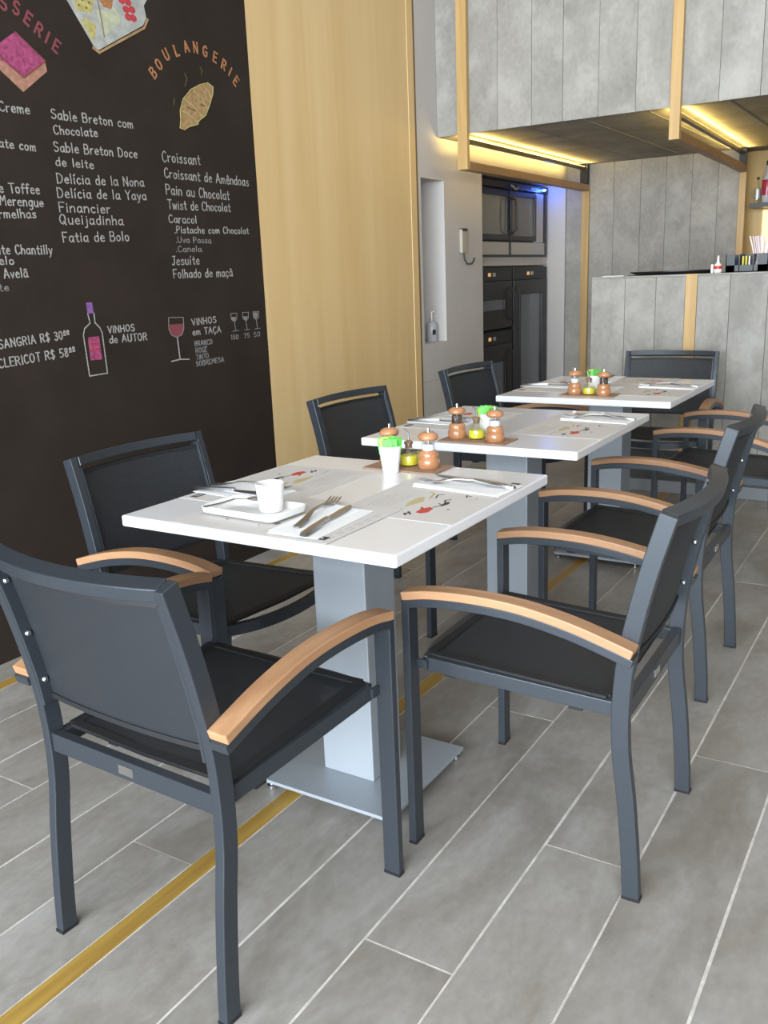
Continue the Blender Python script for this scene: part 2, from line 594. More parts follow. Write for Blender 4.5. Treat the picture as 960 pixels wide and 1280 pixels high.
# ---- upper concrete wall and soffit over the bar
wu = MB().box(FX + 0.02, FX + 0.2, -4.5, WY, SOF + 0.01, 3.5)
wall_upper = struct(wu.build('wall_upper', M['joint']))
ys = [WY - 0.001, 1.31, 1.1, 0.896, 0.716, 0.517, 0.317, 0.105, -0.10, -0.294]
while ys[-1] > -4.3:
    ys.append(ys[-1] - 0.2)
for a, b in zip(ys[1:], ys[:-1]):
    d = random.uniform(-0.002, 0.002)
    MB().box(FX + d, FX + 0.03, a + 0.0008, b - 0.0008, SOF, 3.48).build('concrete_panel', M['conc'], wall_upper, bevel=0.002)
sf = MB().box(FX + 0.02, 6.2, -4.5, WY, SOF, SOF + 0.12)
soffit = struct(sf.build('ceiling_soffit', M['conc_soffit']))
for yy in (0.95, 0.6, 0.25, -0.15, -0.55):
    MB().box(FX + 0.03, BX, yy, yy + 0.006, SOF - 0.002, SOF + 0.01).build('board_joint', M['joint'], soffit)

# ---- ceiling and the unseen enclosure (window wall behind the camera, right wall)
struct(MB().box(-5.6, 6.2, -4.5, 2.25, 3.5, 3.6).build('ceiling', M['ceil']))
struct(MB().box(-5.6, 6.2, -4.6, -4.5, 0, 3.5).build('wall_right', M['dark_wall']))
struct(MB().box(6.2, 6.3, -4.5, 2.25, 0, 3.5).build('wall_far', M['white_wall']))
wf = MB()
wf.box(-5.7, -5.6, -4.5, 2.25, 0, 0.12)
wf.box(-5.7, -5.6, -4.5, 2.25, 3.38, 3.5)
for yy in (-4.5, -3.2, -1.9, -0.6, 0.7, 2.17):
    wf.box(-5.68, -5.62, yy, yy + 0.06, 0.12, 3.38)
win = struct(wf.build('window_1', M['windowframe']))

# ================================================================== CHALKBOARD
cb = MB().box(-4.4, 1.577, WY, 1.515, 0, 3.45).build('chalkboard', M['board'])
tag(cb, 'tall black chalkboard wall panel covered in white chalk menu writing', 'chalkboard')
CYF = WY - 0.0002

# single-stroke hand lettering, cap height 10, x height 6
G = {
    'A': (7, '0,0 3,10 6.2,0|1,3.5 5.2,3.5'), 'B': (6.2, '0,0 0,10 3.5,10 4.8,8.6 4.5,6.4 3,5.4 0,5.2|3,5.4 5.2,4 5.2,1.5 3.6,0 0,0'),
    'C': (6, '5,8.5 3.5,10 1.8,9.6 .3,7.4 0,4.5 .6,1.6 2.2,0 4,.2 5.4,1.6'), 'D': (6.6, '0,0 0,10 3,9.6 5.2,7.6 5.7,4.8 5,2 3,.2 0,0'),
    'E': (5.6, '5,10 0,10 0,0 5,0|0,5.2 4,5.2'), 'F': (5.2, '5,10 0,10 0,0|0,5.2 3.8,5.2'),
    'G': (6.8, '5.4,8.6 3.6,10 1.6,9.4 .2,7 0,4 .8,1.2 2.8,0 5,.6 5.6,2.6 5.6,4.4 3.4,4.4'), 'I': (2, '.8,10 .8,0'),
    'J': (5, '1,10 5,10|3.4,10 3.4,2 2.4,.2 1,.2 .2,1.6'), 'L': (5.2, '0,10 0,0 4.6,0'), 'M': (7.6, '0,0 .8,10 3.5,4.5 6.2,10 7,0'),
    'N': (6.6, '0,0 0,10 5.4,0 5.4,10'), 'O': (6.8, '2.8,0 .8,1.4 0,4.8 .7,8.4 2.8,10 5,8.6 5.8,5 5,1.4 2.8,0'),
    'P': (5.8, '0,0 0,10 3.4,10 5,8.4 4.8,6.2 3.2,5 0,4.8'), 'Q': (7, '2.8,0 .8,1.4 0,4.8 .7,8.4 2.8,10 5,8.6 5.8,5 5,1.4 2.8,0|3.4,2.6 6.2,-.8'),
    'R': (6.2, '0,0 0,10 3.4,10 5,8.4 4.8,6.4 3.2,5.2 0,5|2.4,5 5.4,0'), 'S': (5.8, '4.9,8.8 3.4,10 1.4,9.8 .2,8 .8,6.2 2.6,5.2 4.6,4.2 5.1,2.2 4,.4 2,0 0,1.4'),
    'T': (6, '0,10 6,10|3,10 3,0'), 'U': (6.4, '0,10 0,3 1,.6 2.8,0 4.6,.8 5.4,3 5.4,10'), 'V': (6.2, '0,10 3,0 6,10'),
    'Y': (6, '0,10 3,5.4 6,10|3,5.4 3,0'), 'H': (6.4, '0,0 0,10|5.4,0 5.4,10|0,5 5.4,5'),
    'a': (5.6, '4.4,4.8 3,6 1.2,5.6 .1,3.6 .3,1.2 1.8,0 3.4,.8 4.4,3|4.5,6 4.5,1 5.4,.1'), 'b': (5.2, '0,10 0,0|0,4 1.6,6 3.6,5.6 4.4,3.2 3.8,.8 2,0 0,1.2'),
    'c': (4.8, '4,5 2.6,6 1,5.4 0,3.2 .6,.8 2.2,0 4,.9'), 'd': (5.4, '4.3,4.6 2.8,6 1,5.4 0,3 .6,.6 2.2,0 4.3,1.6|4.4,10 4.4,0'),
    'e': (5, '.2,3.2 4.3,3.4 3.8,5.3 2.2,6 .7,5 0,2.8 .8,.7 2.4,0 4.3,.9'), 'f': (4, '4,9.2 2.8,10 1.6,9 1.4,0|0,5.8 3.6,5.8'),
    'g': (5.4, '4.3,4.8 2.8,6 1,5.4 0,3 .8,.8 2.4,.2 4.3,2|4.4,6 4.4,-2 3,-3.6 .8,-3'), 'h': (5.2, '0,10 0,0|0,3.6 1.8,6 3.6,5.6 4.2,3.6 4.2,0'),
    'i': (2, '.6,6 .6,0|.5,8.2 .8,8.6'), 'í': (2.2, '.6,6 .6,0|.5,8 1.9,9.8'), 'j': (3, '1.8,6 1.8,-2.2 .8,-3.4 -.6,-2.8|1.7,8.2 2,8.6'),
    'l': (2, '.6,10 .6,0'), 'm': (7.4, '0,6 0,0|0,4 1.4,6 2.8,5.4 3.1,0|3.1,4 4.6,6 6,5.4 6.4,0'), 'n': (5.2, '0,6 0,0|0,3.8 1.8,6 3.6,5.6 4.2,3.4 4.2,0'),
    'o': (5.2, '2.2,0 .6,.8 0,3 .6,5.2 2.2,6 3.8,5.2 4.4,3 3.8,.8 2.2,0'), 'r': (4, '0,6 0,0|0,3.4 1.4,5.6 3.4,5.9'),
    's': (4.6, '3.8,5.2 2.4,6 .7,5.4 .6,4 2.2,3.1 3.7,2.2 3.5,.6 1.8,0 0,.9'), 't': (4, '1.6,9 1.6,1 2.6,0 3.6,.6|0,6 3.6,6'),
    'u': (5.2, '0,6 0,1.6 1.2,0 3,.4 4.2,2|4.2,6 4.2,0'), 'v': (4.8, '0,6 2.1,0 4.2,6'), 'x': (4.4, '0,6 4,0|4,6 0,0'), 'w': (6.6, '0,6 1.4,0 3,5 4.6,0 6,6'),
    'y': (5, '0,6 2.2,.6|4.4,6 1.6,-2 .2,-3.4'), 'ê': (5, '.2,3.2 4.3,3.4 3.8,5.3 2.2,6 .7,5 0,2.8 .8,.7 2.4,0 4.3,.9|.8,7.6 2.2,9.2 3.6,7.6'),
    'ã': (5.6, '4.4,4.8 3,6 1.2,5.6 .1,3.6 .3,1.2 1.8,0 3.4,.8 4.4,3|4.5,6 4.5,1 5.4,.1|.6,7.8 1.8,8.8 3,7.9 4.2,8.8'),
    'ç': (4.8, '4,5 2.6,6 1,5.4 0,3.2 .6,.8 2.2,0 4,.9|2.3,0 2.8,-1.4 1.4,-2.2'),
    'Ç': (6, '5,8.5 3.5,10 1.8,9.6 .3,7.4 0,4.5 .6,1.6 2.2,0 4,.2 5.4,1.6|2.8,0 3.2,-1.6 1.8,-2.4'),
    'É': (5.6, '5,10 0,10 0,0 5,0|0,5.2 4,5.2|2,11 3.6,12.8'), '.': (2, '.4,.2 .9,.7'), '$': (5.8, '4.9,8.4 3.4,9.4 1.4,9.2 .4,7.6 1,6 2.6,5.2 4.4,4.2 4.8,2.4 3.8,.8 2,.4 0,1.6|2.6,11 2.4,-1'),
    '0': (5.6, '2.2,0 .6,1.6 0,5 .6,8.6 2.2,10 4,8.6 4.6,5 4,1.4 2.2,0'), '1': (3, '.2,8 1.6,10 1.6,0'), '3': (5.4, '.2,9 2,10 4,9 4,7 2.2,5.4 4.4,4 4.4,1.4 2.4,0 .2,1'),
    '5': (5.4, '4.4,10 .8,10 .4,5.6 2.6,6 4.4,4.4 4.2,1.4 2.2,0 .2,.8'), '7': (5, '0,10 4.4,10 1.6,0'), '8': (5.4, '2.2,5.2 .6,6.8 .8,9 2.4,10 4,8.8 3.8,6.8 2.2,5.2 .4,3.4 .4,1.2 2.2,0 4.2,1.2 4.2,3.4 2.2,5.2'),
    '°': (3.4, '1.4,6 .3,7 .4,9 1.5,10 2.7,9 2.7,7 1.4,6|0,4.6 3,4.8'), ' ': (3.6, ''),
}


def glyph(mb, ch, org, ax, ay, scale_x, scale_y, wd, jit=0.18, depth=0.0):
    """org (x, z) on the board; ax, ay unit axes"""
    adv, st = G[ch]
    for s in st.split('|'):
        if not s:
            continue
        pts = [tuple(float(q) for q in p.split(',')) for p in s.split()]
        P = []
        for a, b in pts:
            a += random.uniform(-jit, jit); b += random.uniform(-jit, jit)
            P.append(Vector((org[0] + ax[0] * a * scale_x + ay[0] * b * scale_y, org[1] + ax[1] * a * scale_x + ay[1] * b * scale_y)))
        ribbon(mb, P, wd, depth)
    return adv


def ribbon(mb, P, wd, depth=0.0):
    yf = CYF - depth
    for p, q in zip(P[:-1], P[1:]):
        d = (q - p)
        if d.length < 1e-5:
            continue
        d.normalize()
        nrm = Vector((-d[1], d[0])) * wd * random.uniform(0.42, 0.56)
        e = d * wd * 0.35
        c = [p - e + nrm, p - e - nrm, q + e - nrm, q + e + nrm]
        dy = 0.0007 + 0.00003 * ((len(mb.f) // 5) % 25)
        vs = [(v[0], yf, v[1]) for v in c] + [(v[0], yf - dy, v[1]) for v in c]
        mb.add(vs, [(4, 5, 6, 7), (0, 1, 5, 4), (1, 2, 6, 5), (2, 3, 7, 6), (3, 0, 4, 7)])


CHALK_LINES = [
    ('Creme', 0.295, 1.819, 0.418, 1.823, 0.029), ('Sable Breton com', 0.499, 1.820, 0.877, 1.828, 0.030), ('Chocolate', 0.502, 1.771, 0.700, 1.781, 0.028),
    ('ate com', 0.276, 1.708, 0.423, 1.708, 0.027), ('Sable Breton Doce', 0.493, 1.714, 0.883, 1.724, 0.031), ('de leite', 0.493, 1.668, 0.666, 1.670, 0.028),
    ('Delícia de la Nona', 0.491, 1.611, 0.903, 1.623, 0.032), ('e Toffee', 0.253, 1.567, 0.417, 1.571, 0.030), ('Delícia de la Yaya', 0.485, 1.563, 0.909, 1.574, 0.032),
    ('Merengue', 0.249, 1.528, 0.425, 1.529, 0.030), ('rmelhas', 0.239, 1.487, 0.390, 1.492, 0.028), ('Financier', 0.485, 1.515, 0.723, 1.519, 0.032),
    ('Queijadinha', 0.480, 1.475, 0.779, 1.479, 0.032), ('Fatia de Bolo', 0.484, 1.414, 0.799, 1.422, 0.033), ('ite Chantilly', 0.220, 1.373, 0.437, 1.373, 0.030),
    ('elo', 0.215, 1.340, 0.279, 1.340, 0.026), ('o Avelã', 0.189, 1.295, 0.325, 1.298, 0.030), ('te', 0.201, 1.255, 0.244, 1.256, 0.023),
    ('Croissant', 1.008, 1.722, 1.229, 1.726, 0.038), ('Croissant de Amêndoas', 1.011, 1.663, 1.527, 1.661, 0.036), ('Pain au Chocolat', 1.011, 1.601, 1.392, 1.597, 0.037),
    ('Twist de Chocolat', 1.013, 1.546, 1.392, 1.549, 0.035), ('Caracol', 1.012, 1.494, 1.177, 1.495, 0.030), ('.Pistache com Chocolat', 1.037, 1.455, 1.502, 1.461, 0.026),
    ('.Uva Passa', 1.040, 1.418, 1.254, 1.418, 0.023), ('.Canela', 1.035, 1.382, 1.191, 1.384, 0.023), ('Jesuíte', 1.007, 1.331, 1.173, 1.333, 0.034),
    ('Folhado de maçã', 1.009, 1.280, 1.374, 1.281, 0.034), ('SANGRIA R$ 30°°', 0.170, 1.070, 0.465, 1.083, 0.028), ('CLERICOT R$ 58°°', 0.159, 1.007, 0.482, 1.022, 0.029),
    ('VINHOS', 0.638, 1.088, 0.777, 1.088, 0.025), ('de AUTOR', 0.641, 1.050, 0.837, 1.049, 0.027), ('VINHOS', 1.088, 1.088, 1.245, 1.091, 0.026),
    ('em TAÇA', 1.088, 1.048, 1.269, 1.048, 0.026), ('BRANCO', 1.095, 1.003, 1.207, 1.003, 0.020), ('ROSÉ', 1.096, 0.974, 1.171, 0.973, 0.020),
    ('TINTO', 1.096, 0.945, 1.177, 0.947, 0.020), ('SOBREMESA', 1.092, 0.919, 1.271, 0.922, 0.020), ('150', 1.324, 1.012, 1.378, 1.011, 0.019),
    ('75', 1.411, 1.012, 1.458, 1.012, 0.019), ('50', 1.480, 1.012, 1.532, 1.012, 0.020),
]
for t, x0, z0, x1, z1, h in CHALK_LINES:
    tot = sum(G[c][0] for c in t) + 1.7 * len(t)
    L = math.hypot(x1 - x0, z1 - z0)
    ax = ((x1 - x0) / L, (z1 - z0) / L)
    ay = (-ax[1], ax[0])
    sx = L / tot
    mb = MB()
    cur = 0
    dim = h < 0.0245
    for ch in t:
        glyph(mb, ch, (x0 + ax[0] * cur * sx, z0 + ax[1] * cur * sx + random.uniform(-.0005, .0005)), ax, ay, sx, h / 10, 0.0032 if dim else 0.0040)
        cur += G[ch][0] + 1.7
    tag(mb.build('chalk_writing', M['chalk_dim' if dim else 'chalk'], cb), kind='stuff')


def arcword(letters, h, wd, material, sx=0.9):
    mb = MB()
    n = len(letters)
    for i, (ch, x, z) in enumerate(letters):
        a, b = letters[max(0, i - 1)], letters[min(n - 1, i + 1)]
        d = Vector((b[1] - a[1], b[2] - a[2])).normalized()
        ay = Vector((-d[1], d[0]))
        s = h / 10
        org = Vector((x, z)) - d * G[ch][0] * 0.42 * s * sx - ay * 5 * s
        glyph(mb, ch, org, d, ay, s * sx, s, wd, 0.1)
    return tag(mb.build('chalk_heading', material, cb), kind='stuff')


arcword([('B', 1.0, 2.04), ('O', 1.034, 2.074), ('U', 1.079, 2.116), ('L', 1.138, 2.141), ('A', 1.196, 2.164), ('N', 1.25, 2.17),
         ('G', 1.305, 2.166), ('E', 1.363, 2.153), ('R', 1.414, 2.132), ('I', 1.452, 2.112), ('E', 1.485, 2.081)], 0.038, 0.007, M['chalk_orange'], 1.0)
arcword([('I', 0.268, 2.12), ('S', 0.315, 2.138), ('S', 0.363, 2.148), ('S', 0.41, 2.143), ('E', 0.452, 2.12), ('R', 0.49, 2.094), ('I', 0.522, 2.076), ('E', 0.555, 2.055)][2:],
        0.040, 0.008, M['chalk_rose'], 1.0)


def shape(name, parent, items):
    """flat chalk drawing: items = (kind, material, points, layer/width); one object per drawing"""
    mats, mb = [], MB()
    for kind, m, pts, k in items:
        if m not in mats:
            mats.append(m)
        mb.m = mats.index(m)
        if kind == 'fill':
            dep = 0.0004 * (k + 1)
            mb.prism(pts, 0, dep, lambda a, b, hh: (a, CYF - hh, b))
        else:
            ribbon(mb, [Vector(p) for p in pts], k, 0.0022)
    return tag(mb.build(name, [M[m] for m in mats], parent), kind='stuff')


def ell(cx, cz, rx, rz, n=12, a0=0.0):
    return [(cx + rx * math.cos(a0 + 2 * PI * k / n), cz + rz * math.sin(a0 + 2 * PI * k / n)) for k in range(n)]


shape('cake_drawing', cb, [
    ('fill', 'chalk_peach', [(0.499, 1.999), (0.503, 1.968), (0.396, 1.889), (0.295, 1.959), (0.303, 2.0), (0.403, 1.95)], 0),
    ('fill', 'chalk_pink', [(0.392, 2.069), (0.499, 1.999), (0.403, 1.934), (0.321, 1.977), (0.303, 2.007)], 1),
    ('line', 'chalk_rose', [(0.392, 2.069), (0.499, 1.999), (0.403, 1.934), (0.303, 2.0)], 0.004)])
shape('cheese_board_drawing', cb, [
    ('fill', 'chalk_grey', [(0.60, 2.255), (0.623, 2.21), (0.723, 2.080), (0.741, 2.074), (0.971, 2.197), (0.992, 2.225), (0.985, 2.267), (1.02, 2.31), (0.98, 2.45), (0.75, 2.48), (0.6, 2.38)], 0),
    ('line', 'chalk_tan', [(0.715, 2.077), (0.741, 2.066), (0.975, 2.190), (0.996, 2.222)], 0.009),
    ('fill', 'chalk_yellow', [(0.655, 2.217), (0.66, 2.186), (0.728, 2.190), (0.745, 2.245), (0.66, 2.27)], 1),
    ('fill', 'chalk_yellow', [(0.676, 2.157), (0.714, 2.105), (0.729, 2.108), (0.742, 2.154), (0.695, 2.170)], 1),
    ('fill', 'chalk_cream', [(0.75, 2.206), (0.774, 2.124), (0.849, 2.180), (0.825, 2.219)], 1),
    ('fill', 'chalk_cream', [(0.80, 2.19), (0.855, 2.18), (0.862, 2.205), (0.83, 2.235)], 2),
    ('line', 'chalk_brown', [(0.757, 2.25), (0.765, 2.19), (0.772, 2.122)], 0.0025),
    ('fill', 'chalk_orange', [(0.766, 2.245), (0.785, 2.222), (0.822, 2.222), (0.835, 2.26), (0.79, 2.28)], 1),
] + [('fill', 'chalk_brown', ell(x, z, .0045, .0045, 6), 2) for x, z in ((.672, 2.205), (.69, 2.225), (.705, 2.203), (.72, 2.222), (.683, 2.24), (.70, 2.245), (.668, 2.226))]
  + [('fill', 'chalk_red', ell(x, z, .017, .013, 8), 1 + i % 2) for i, (x, z) in enumerate(((.875, 2.262), (.905, 2.262), (.893, 2.236), (.922, 2.24), (.90, 2.212), (.925, 2.213), (.878, 2.285)))])
CR = [(1.302, 2.047), (1.333, 2.036), (1.329, 2.009), (1.302, 1.961), (1.276, 1.922), (1.231, 1.895), (1.223, 1.881), (1.173, 1.867), (1.142, 1.852),
      (1.119, 1.856), (1.127, 1.887), (1.128, 1.922), (1.151, 1.967), (1.199, 2.008), (1.256, 2.034)]
shape('croissant_drawing', cb, [('fill', 'chalk_tan', CR, 0), ('line', 'chalk_yellow', [(1.154, 1.968), (1.204, 1.949), (1.24, 1.925), (1.262, 1.912)], 0.004),
                                ('line', 'chalk_yellow', [(1.212, 2.006), (1.263, 1.982), (1.29, 1.945)], 0.004), ('line', 'chalk_yellow', [(1.27, 2.033), (1.308, 2.01), (1.316, 1.989)], 0.004),
                                ('line', 'chalk_yellow', [(1.130, 1.921), (1.173, 1.914), (1.22, 1.888)], 0.004), ('line', 'chalk_yellow', CR + CR[:1], 0.0035),
                                ('line', 'chalk_brown', [(1.17, 1.94), (1.215, 1.93)], 0.004), ('line', 'chalk_brown', [(1.25, 1.96), (1.28, 1.955)], 0.004)])
shape('steam_drawing', cb, [('line', 'chalk_brown', [(1.17, 2.064), (1.183, 2.045), (1.167, 2.017)], 0.004), ('line', 'chalk_brown', [(1.265, 2.1), (1.275, 2.087), (1.268, 2.074)], 0.004),
                            ('line', 'chalk_brown', [(1.101, 1.961), (1.095, 1.939)], 0.004)])
BO = [(0.551, 1.165), (0.557, 1.130), (0.529, 1.112), (0.520, 1.089), (0.526, 0.940), (0.611, 0.942), (0.608, 1.09), (0.600, 1.110), (0.580, 1.130), (0.580, 1.164)]
shape('wine_bottle_drawing', cb, [('line', 'chalk', BO, 0.0045), ('fill', 'chalk_pink', [(0.541, 1.08), (0.593, 1.08), (0.595, 0.995), (0.541, 0.996)], 0),
                                  ('fill', 'chalk_purple', [(0.551, 1.204), (0.578, 1.203), (0.581, 1.165), (0.553, 1.163)], 0),
                                  ('line', 'chalk_red', [(0.55, 1.06), (0.585, 1.06)], 0.006), ('line', 'chalk_red', [(0.55, 1.035), (0.585, 1.035)], 0.006)])
shape('wine_glass_drawing', cb, [('fill', 'chalk_rose', [(0.956, 1.10), (1.034, 1.098), (1.035, 1.079), (1.021, 1.055), (0.99, 1.047), (0.962, 1.06), (0.953, 1.084)], 0),
                                 ('line', 'chalk_dim', [(0.955, 1.127), (0.951, 1.084), (0.962, 1.058), (0.99, 1.046), (1.021, 1.055), (1.036, 1.079), (1.038, 1.124), (0.955, 1.127)], 0.0035),
                                 ('line', 'chalk', [(0.994, 1.047), (0.998, 0.956)], 0.005), ('line', 'chalk', [(0.949, 0.953), (0.998, 0.957), (1.05, 0.952)], 0.005)])
for gx, fillh in ((1.352, 1.108), (1.430, 1.106), (1.502, 1.120)):
    shape('small_glass_drawing', cb, [('line', 'chalk_dim', [(gx - .020, 1.124), (gx - .019, 1.098), (gx, 1.086), (gx + .017, 1.097), (gx + .021, 1.123), (gx - .020, 1.124)], 0.0028),
                                      ('fill', 'chalk_dim', [(gx - .018, fillh), (gx - .014, 1.096), (gx, 1.088), (gx + .013, 1.096), (gx + .017, fillh)], 0),
                                      ('line', 'chalk_dim', [(gx, 1.086), (gx + .004, 1.047)], 0.0028), ('line', 'chalk_dim', [(gx - .015, 1.047), (gx + .024, 1.048)], 0.0028)])

# ================================================================== WOOD PANEL
wp = thing('plywood_panel', 'tall honey-yellow plywood wall panel beside the chalkboard', 'wall panel', (1.578, WY, 0))
MB().box(0, 1.36, 0.0, 0.024, 0.004, 3.45).build('panel_sheet', M['ply'], wp)
MB().box(1.364, 1.43, -0.004, 0.024, 0.004, 3.45).build('edge_board', M['ply'], wp, bevel=0.002)
MB().box(1.432, 1.449, -0.002, 0.024, 0.004, 3.45).build('edge_strip', M['ply_edge'], wp)

# ================================================================== TIMBER FRAMES UNDER THE UPPER WALL
def timber_frame(y0, y1, zb, yb0, yb1, label, thin=False):
    t = thing('timber_frame', label, 'timber frame', (FX, (y0 + y1) / 2, 0), 0, 'timber frames of the bar canopy')
    yc = (y0 + y1) / 2
    a, b = y0 - yc, y1 - yc
    ba, bb = yb0 - yc, yb1 - yc
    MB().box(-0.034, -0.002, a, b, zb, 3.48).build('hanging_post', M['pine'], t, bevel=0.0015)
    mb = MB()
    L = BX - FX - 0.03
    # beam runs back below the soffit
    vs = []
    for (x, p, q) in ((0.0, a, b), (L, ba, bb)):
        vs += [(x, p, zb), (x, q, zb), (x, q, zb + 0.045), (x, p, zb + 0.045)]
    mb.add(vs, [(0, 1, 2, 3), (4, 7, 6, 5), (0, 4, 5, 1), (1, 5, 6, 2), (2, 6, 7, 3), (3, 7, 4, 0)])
    mb.build('beam', M['pine_x_shaded'], t, bevel=0.0015)
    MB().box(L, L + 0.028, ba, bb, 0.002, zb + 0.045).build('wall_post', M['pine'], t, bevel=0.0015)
    MB().box(L - 0.045, L - 0.005, ba, bb, zb + 0.05, SOF - 0.005).build('end_bracket', M['anth_dark'], t)
    rail = []
    for (x, p, q) in ((0.012, a, b), (L, ba, bb)):
        c = (p + q) / 2
        rail.append((x, c))
    mb = MB()
    (xa, ca), (xb, cb_) = rail
    vs = []
    for x, c in rail:
        vs += [(x, c - 0.014, 1.990), (x, c + 0.014, 1.990), (x, c + 0.014, 2.010), (x, c - 0.014, 2.010)]
    mb.add(vs, [(0, 1, 2, 3), (4, 7, 6, 5), (0, 4, 5, 1), (1, 5, 6, 2), (2, 6, 7, 3), (3, 7, 4, 0)])
    mb.build('lamp_rail', M['black'], t)
    mb = MB()
    vs = []
    for x, c in rail:
        vs += [(x, c - 0.007, 2.011), (x, c + 0.007, 2.011), (x, c + 0.007, 2.014), (x, c - 0.007, 2.014)]
    mb.add(vs, [(0, 1, 2, 3), (4, 7, 6, 5), (0, 4, 5, 1), (1, 5, 6, 2), (2, 6, 7, 3), (3, 7, 4, 0)])
    mb.build('light_strip', M['led'], t)
    cm = (ca + cb_) / 2 + yc
    for sg in (1, -1):
        lo = area('strip_glow', (FX + L / 2, cm + sg * 0.022, 2.006), (0, sg * 0.75, 0.66), L - 0.05, 0.012, 6.5, (1.0, 0.70, 0.20), 2.3)
        xx = Vector((L, (cb_ - ca), 0)).normalized()
        zz = -Vector((0, sg * 0.75, 0.66)).normalized()
        yy = zz.cross(xx).normalized()
        zz = xx.cross(yy)
        lo.rotation_euler = Matrix((xx, yy, zz)).transposed().to_euler()
    return t


timber_frame(1.275, 1.338, 1.838, 1.295, 1.352, 'yellow timber frame with a glowing light strip, next to the white wall')
timber_frame(0.078, 0.130, 1.875, 0.145, 0.190, 'yellow timber frame with a glowing light strip, above the straws on the bar')

# ================================================================== BAR COUNTER
bar = thing('bar_counter', 'grey board-marked concrete bar counter with one yellow wooden inlay strip', 'counter', (3.335, 0, 0))
MB().box(0.022, 0.60, -3.8, 0.548, 0.25, 1.205).build('counter_body', M['joint'], bar)
MB().box(0, 0.62, -3.8, 0.555, 1.196, 1.206).build('counter_top', M['conc'], bar, bevel=0.002)
ys = [0.555, 0.363, 0.193, 0.036]
for a, b in zip(ys[1:], ys[:-1]):
    MB().box(0, 0.025, a + 0.0008, b - 0.0008, 0.245, 1.1955).build('concrete_panel', M['conc'], bar, bevel=0.002)
ys = [-0.026, -0.193, -0.38]
while ys[-1] > -3.6:
    ys.append(ys[-1] - 0.19)
for a, b in zip(ys[1:], ys[:-1]):
    MB().box(0, 0.025, a + 0.0008, b - 0.0008, 0.245, 1.1955).build('concrete_panel', M['conc'], bar, bevel=0.002)
MB().box(0.02, 0.60, 0.549, 0.555, 0.25, 1.1955).build('end_panel', M['conc'], bar)
MB().box(-0.001, 0.03, -0.025, 0.035, 0.245, 1.2065).build('inlay_strip', M['pine'], bar)
MB().box(0.06, 0.58, -3.8, 0.52, 0.07, 0.25).build('plinth', M['plinth'], bar)
MB().box(0.0, 0.60, -3.8, 0.54, 0.0005, 0.07).build('kick_plate', M['plinth2'], bar, bevel=0.003)

# back bar to the right of the opening
bb_ = thing('back_bar', 'backlit yellow wooden back bar with a dark bottle shelf', 'shelf unit', (5.62, -0.6, 0))
MB().box(0.0, 0.03, -1.6, 0.95, 0.002, SOF - 0.002).build('back_panel', M['barwood'], bb_)
MB().box(-0.012, -0.001, 0.40, 0.66, 0.9, 1.62).build('light_panel', M['backlight'], bb_)
MB().box(-0.22, -0.002, -1.5, 0.72, 1.632, 1.662).build('shelf_board', M['black'], bb_)
bb2 = 5.45
for i, (yy, m, rr, hh, lab) in enumerate(((0.078, 'bottle', 0.022, 0.17, 'narrow clear glass bottle at the left end of the back bar shelf'),
                                          (0.015, 'wine', 0.034, 0.27, 'red-labelled bottle second from left on the back bar shelf'),
                                          (-0.075, 'wine', 0.036, 0.27, 'red-labelled bottle third from left on the back bar shelf'))):
    b = thing('liquor_bottle', lab, 'bottle', (bb2, yy, 1.6625), 0, 'bottles on the back bar shelf')
    MB().lathe([(rr * .9, 0), (rr, .006), (rr, hh * .58), (rr * .4, hh * .74), (rr * .34, hh * .96), (rr * .3, hh)], 20).build('glass_body', M['bottle'] if m == 'bottle' else M['frost'], b, smooth=True)
    MB().lathe([(rr * 1.02, hh * .18), (rr * 1.03, hh * .2), (rr * 1.03, hh * .56), (rr * 1.02, hh * .57)], 20).build('label_band', M['silver'] if m == 'bottle' else M['wine'], b, smooth=True)
    MB().lathe([(rr * .38, hh * .93), (rr * .4, hh * .94), (rr * .4, hh * 1.03), (rr * .36, hh * 1.04)], 16).build('cap', M['black'], b, smooth=True)

# ================================================================== THINGS ON THE BAR
CT = 1.2062
tray = thing('serving_tray', 'flat black serving tray lying on the concrete bar counter', 'tray', (3.53, 0.152, CT))
n = 40
mb = MB()
prof = [(0.80, 0.0), (0.84, 0.001), (1.0, 0.016), (1.0, 0.019), (0.83, 0.005), (0.80, 0.004)]
vs, fs = [], []
for r, z in prof:
    for k in range(n):
        a = 2 * PI * k / n
        vs.append((0.165 * r * math.cos(a), 0.24 * r * math.sin(a), z))
for i in range(len(prof) - 1):
    for k in range(n):
        a, b = n * i + k, n * i + (k + 1) % n
        fs.append((a, b, b + n, a + n))
fs.append(tuple(range(n - 1, -1, -1)))
fs.append(tuple(n * (len(prof) - 1) + k for k in range(n)))
mb.add(vs, fs)
mb.build('tray_body', M['black'], tray, smooth=True)
nt_ = MB().box(-0.05, 0.05, -0.062, 0.062, 0, 0.004).build('paper_pad', M['paper'], None, loc=(3.45, 0.455, CT))
tag(nt_, 'thin white paper pad at the left end of the bar counter', 'paper pad')
sb = thing('sauce_bottle', 'small white squeeze bottle with red label on the bar by the black caddy', 'bottle', (3.44, -0.104, CT))
MB().lathe([(0.019, 0), (0.021, .004), (0.021, .03), (0.016, .045), (0.008, .053), (0.004, .088), (0.002, .09)], 20).build('bottle_body', M['porcelain'], sb, smooth=True)
MB().lathe([(0.0214, .020), (0.0216, .021), (0.0216, .034), (0.0208, .036)], 20).build('label_band', M['red'], sb, smooth=True)
MB().box(-0.01, 0.01, 0.022, 0.034, 0, 0.045).build('paper_tag', M['paper'], sb)
cd = thing('condiment_caddy', 'dark grey divided caddy for straws and packets on the bar', 'caddy', (3.50, -0.25, CT))
mb = MB()
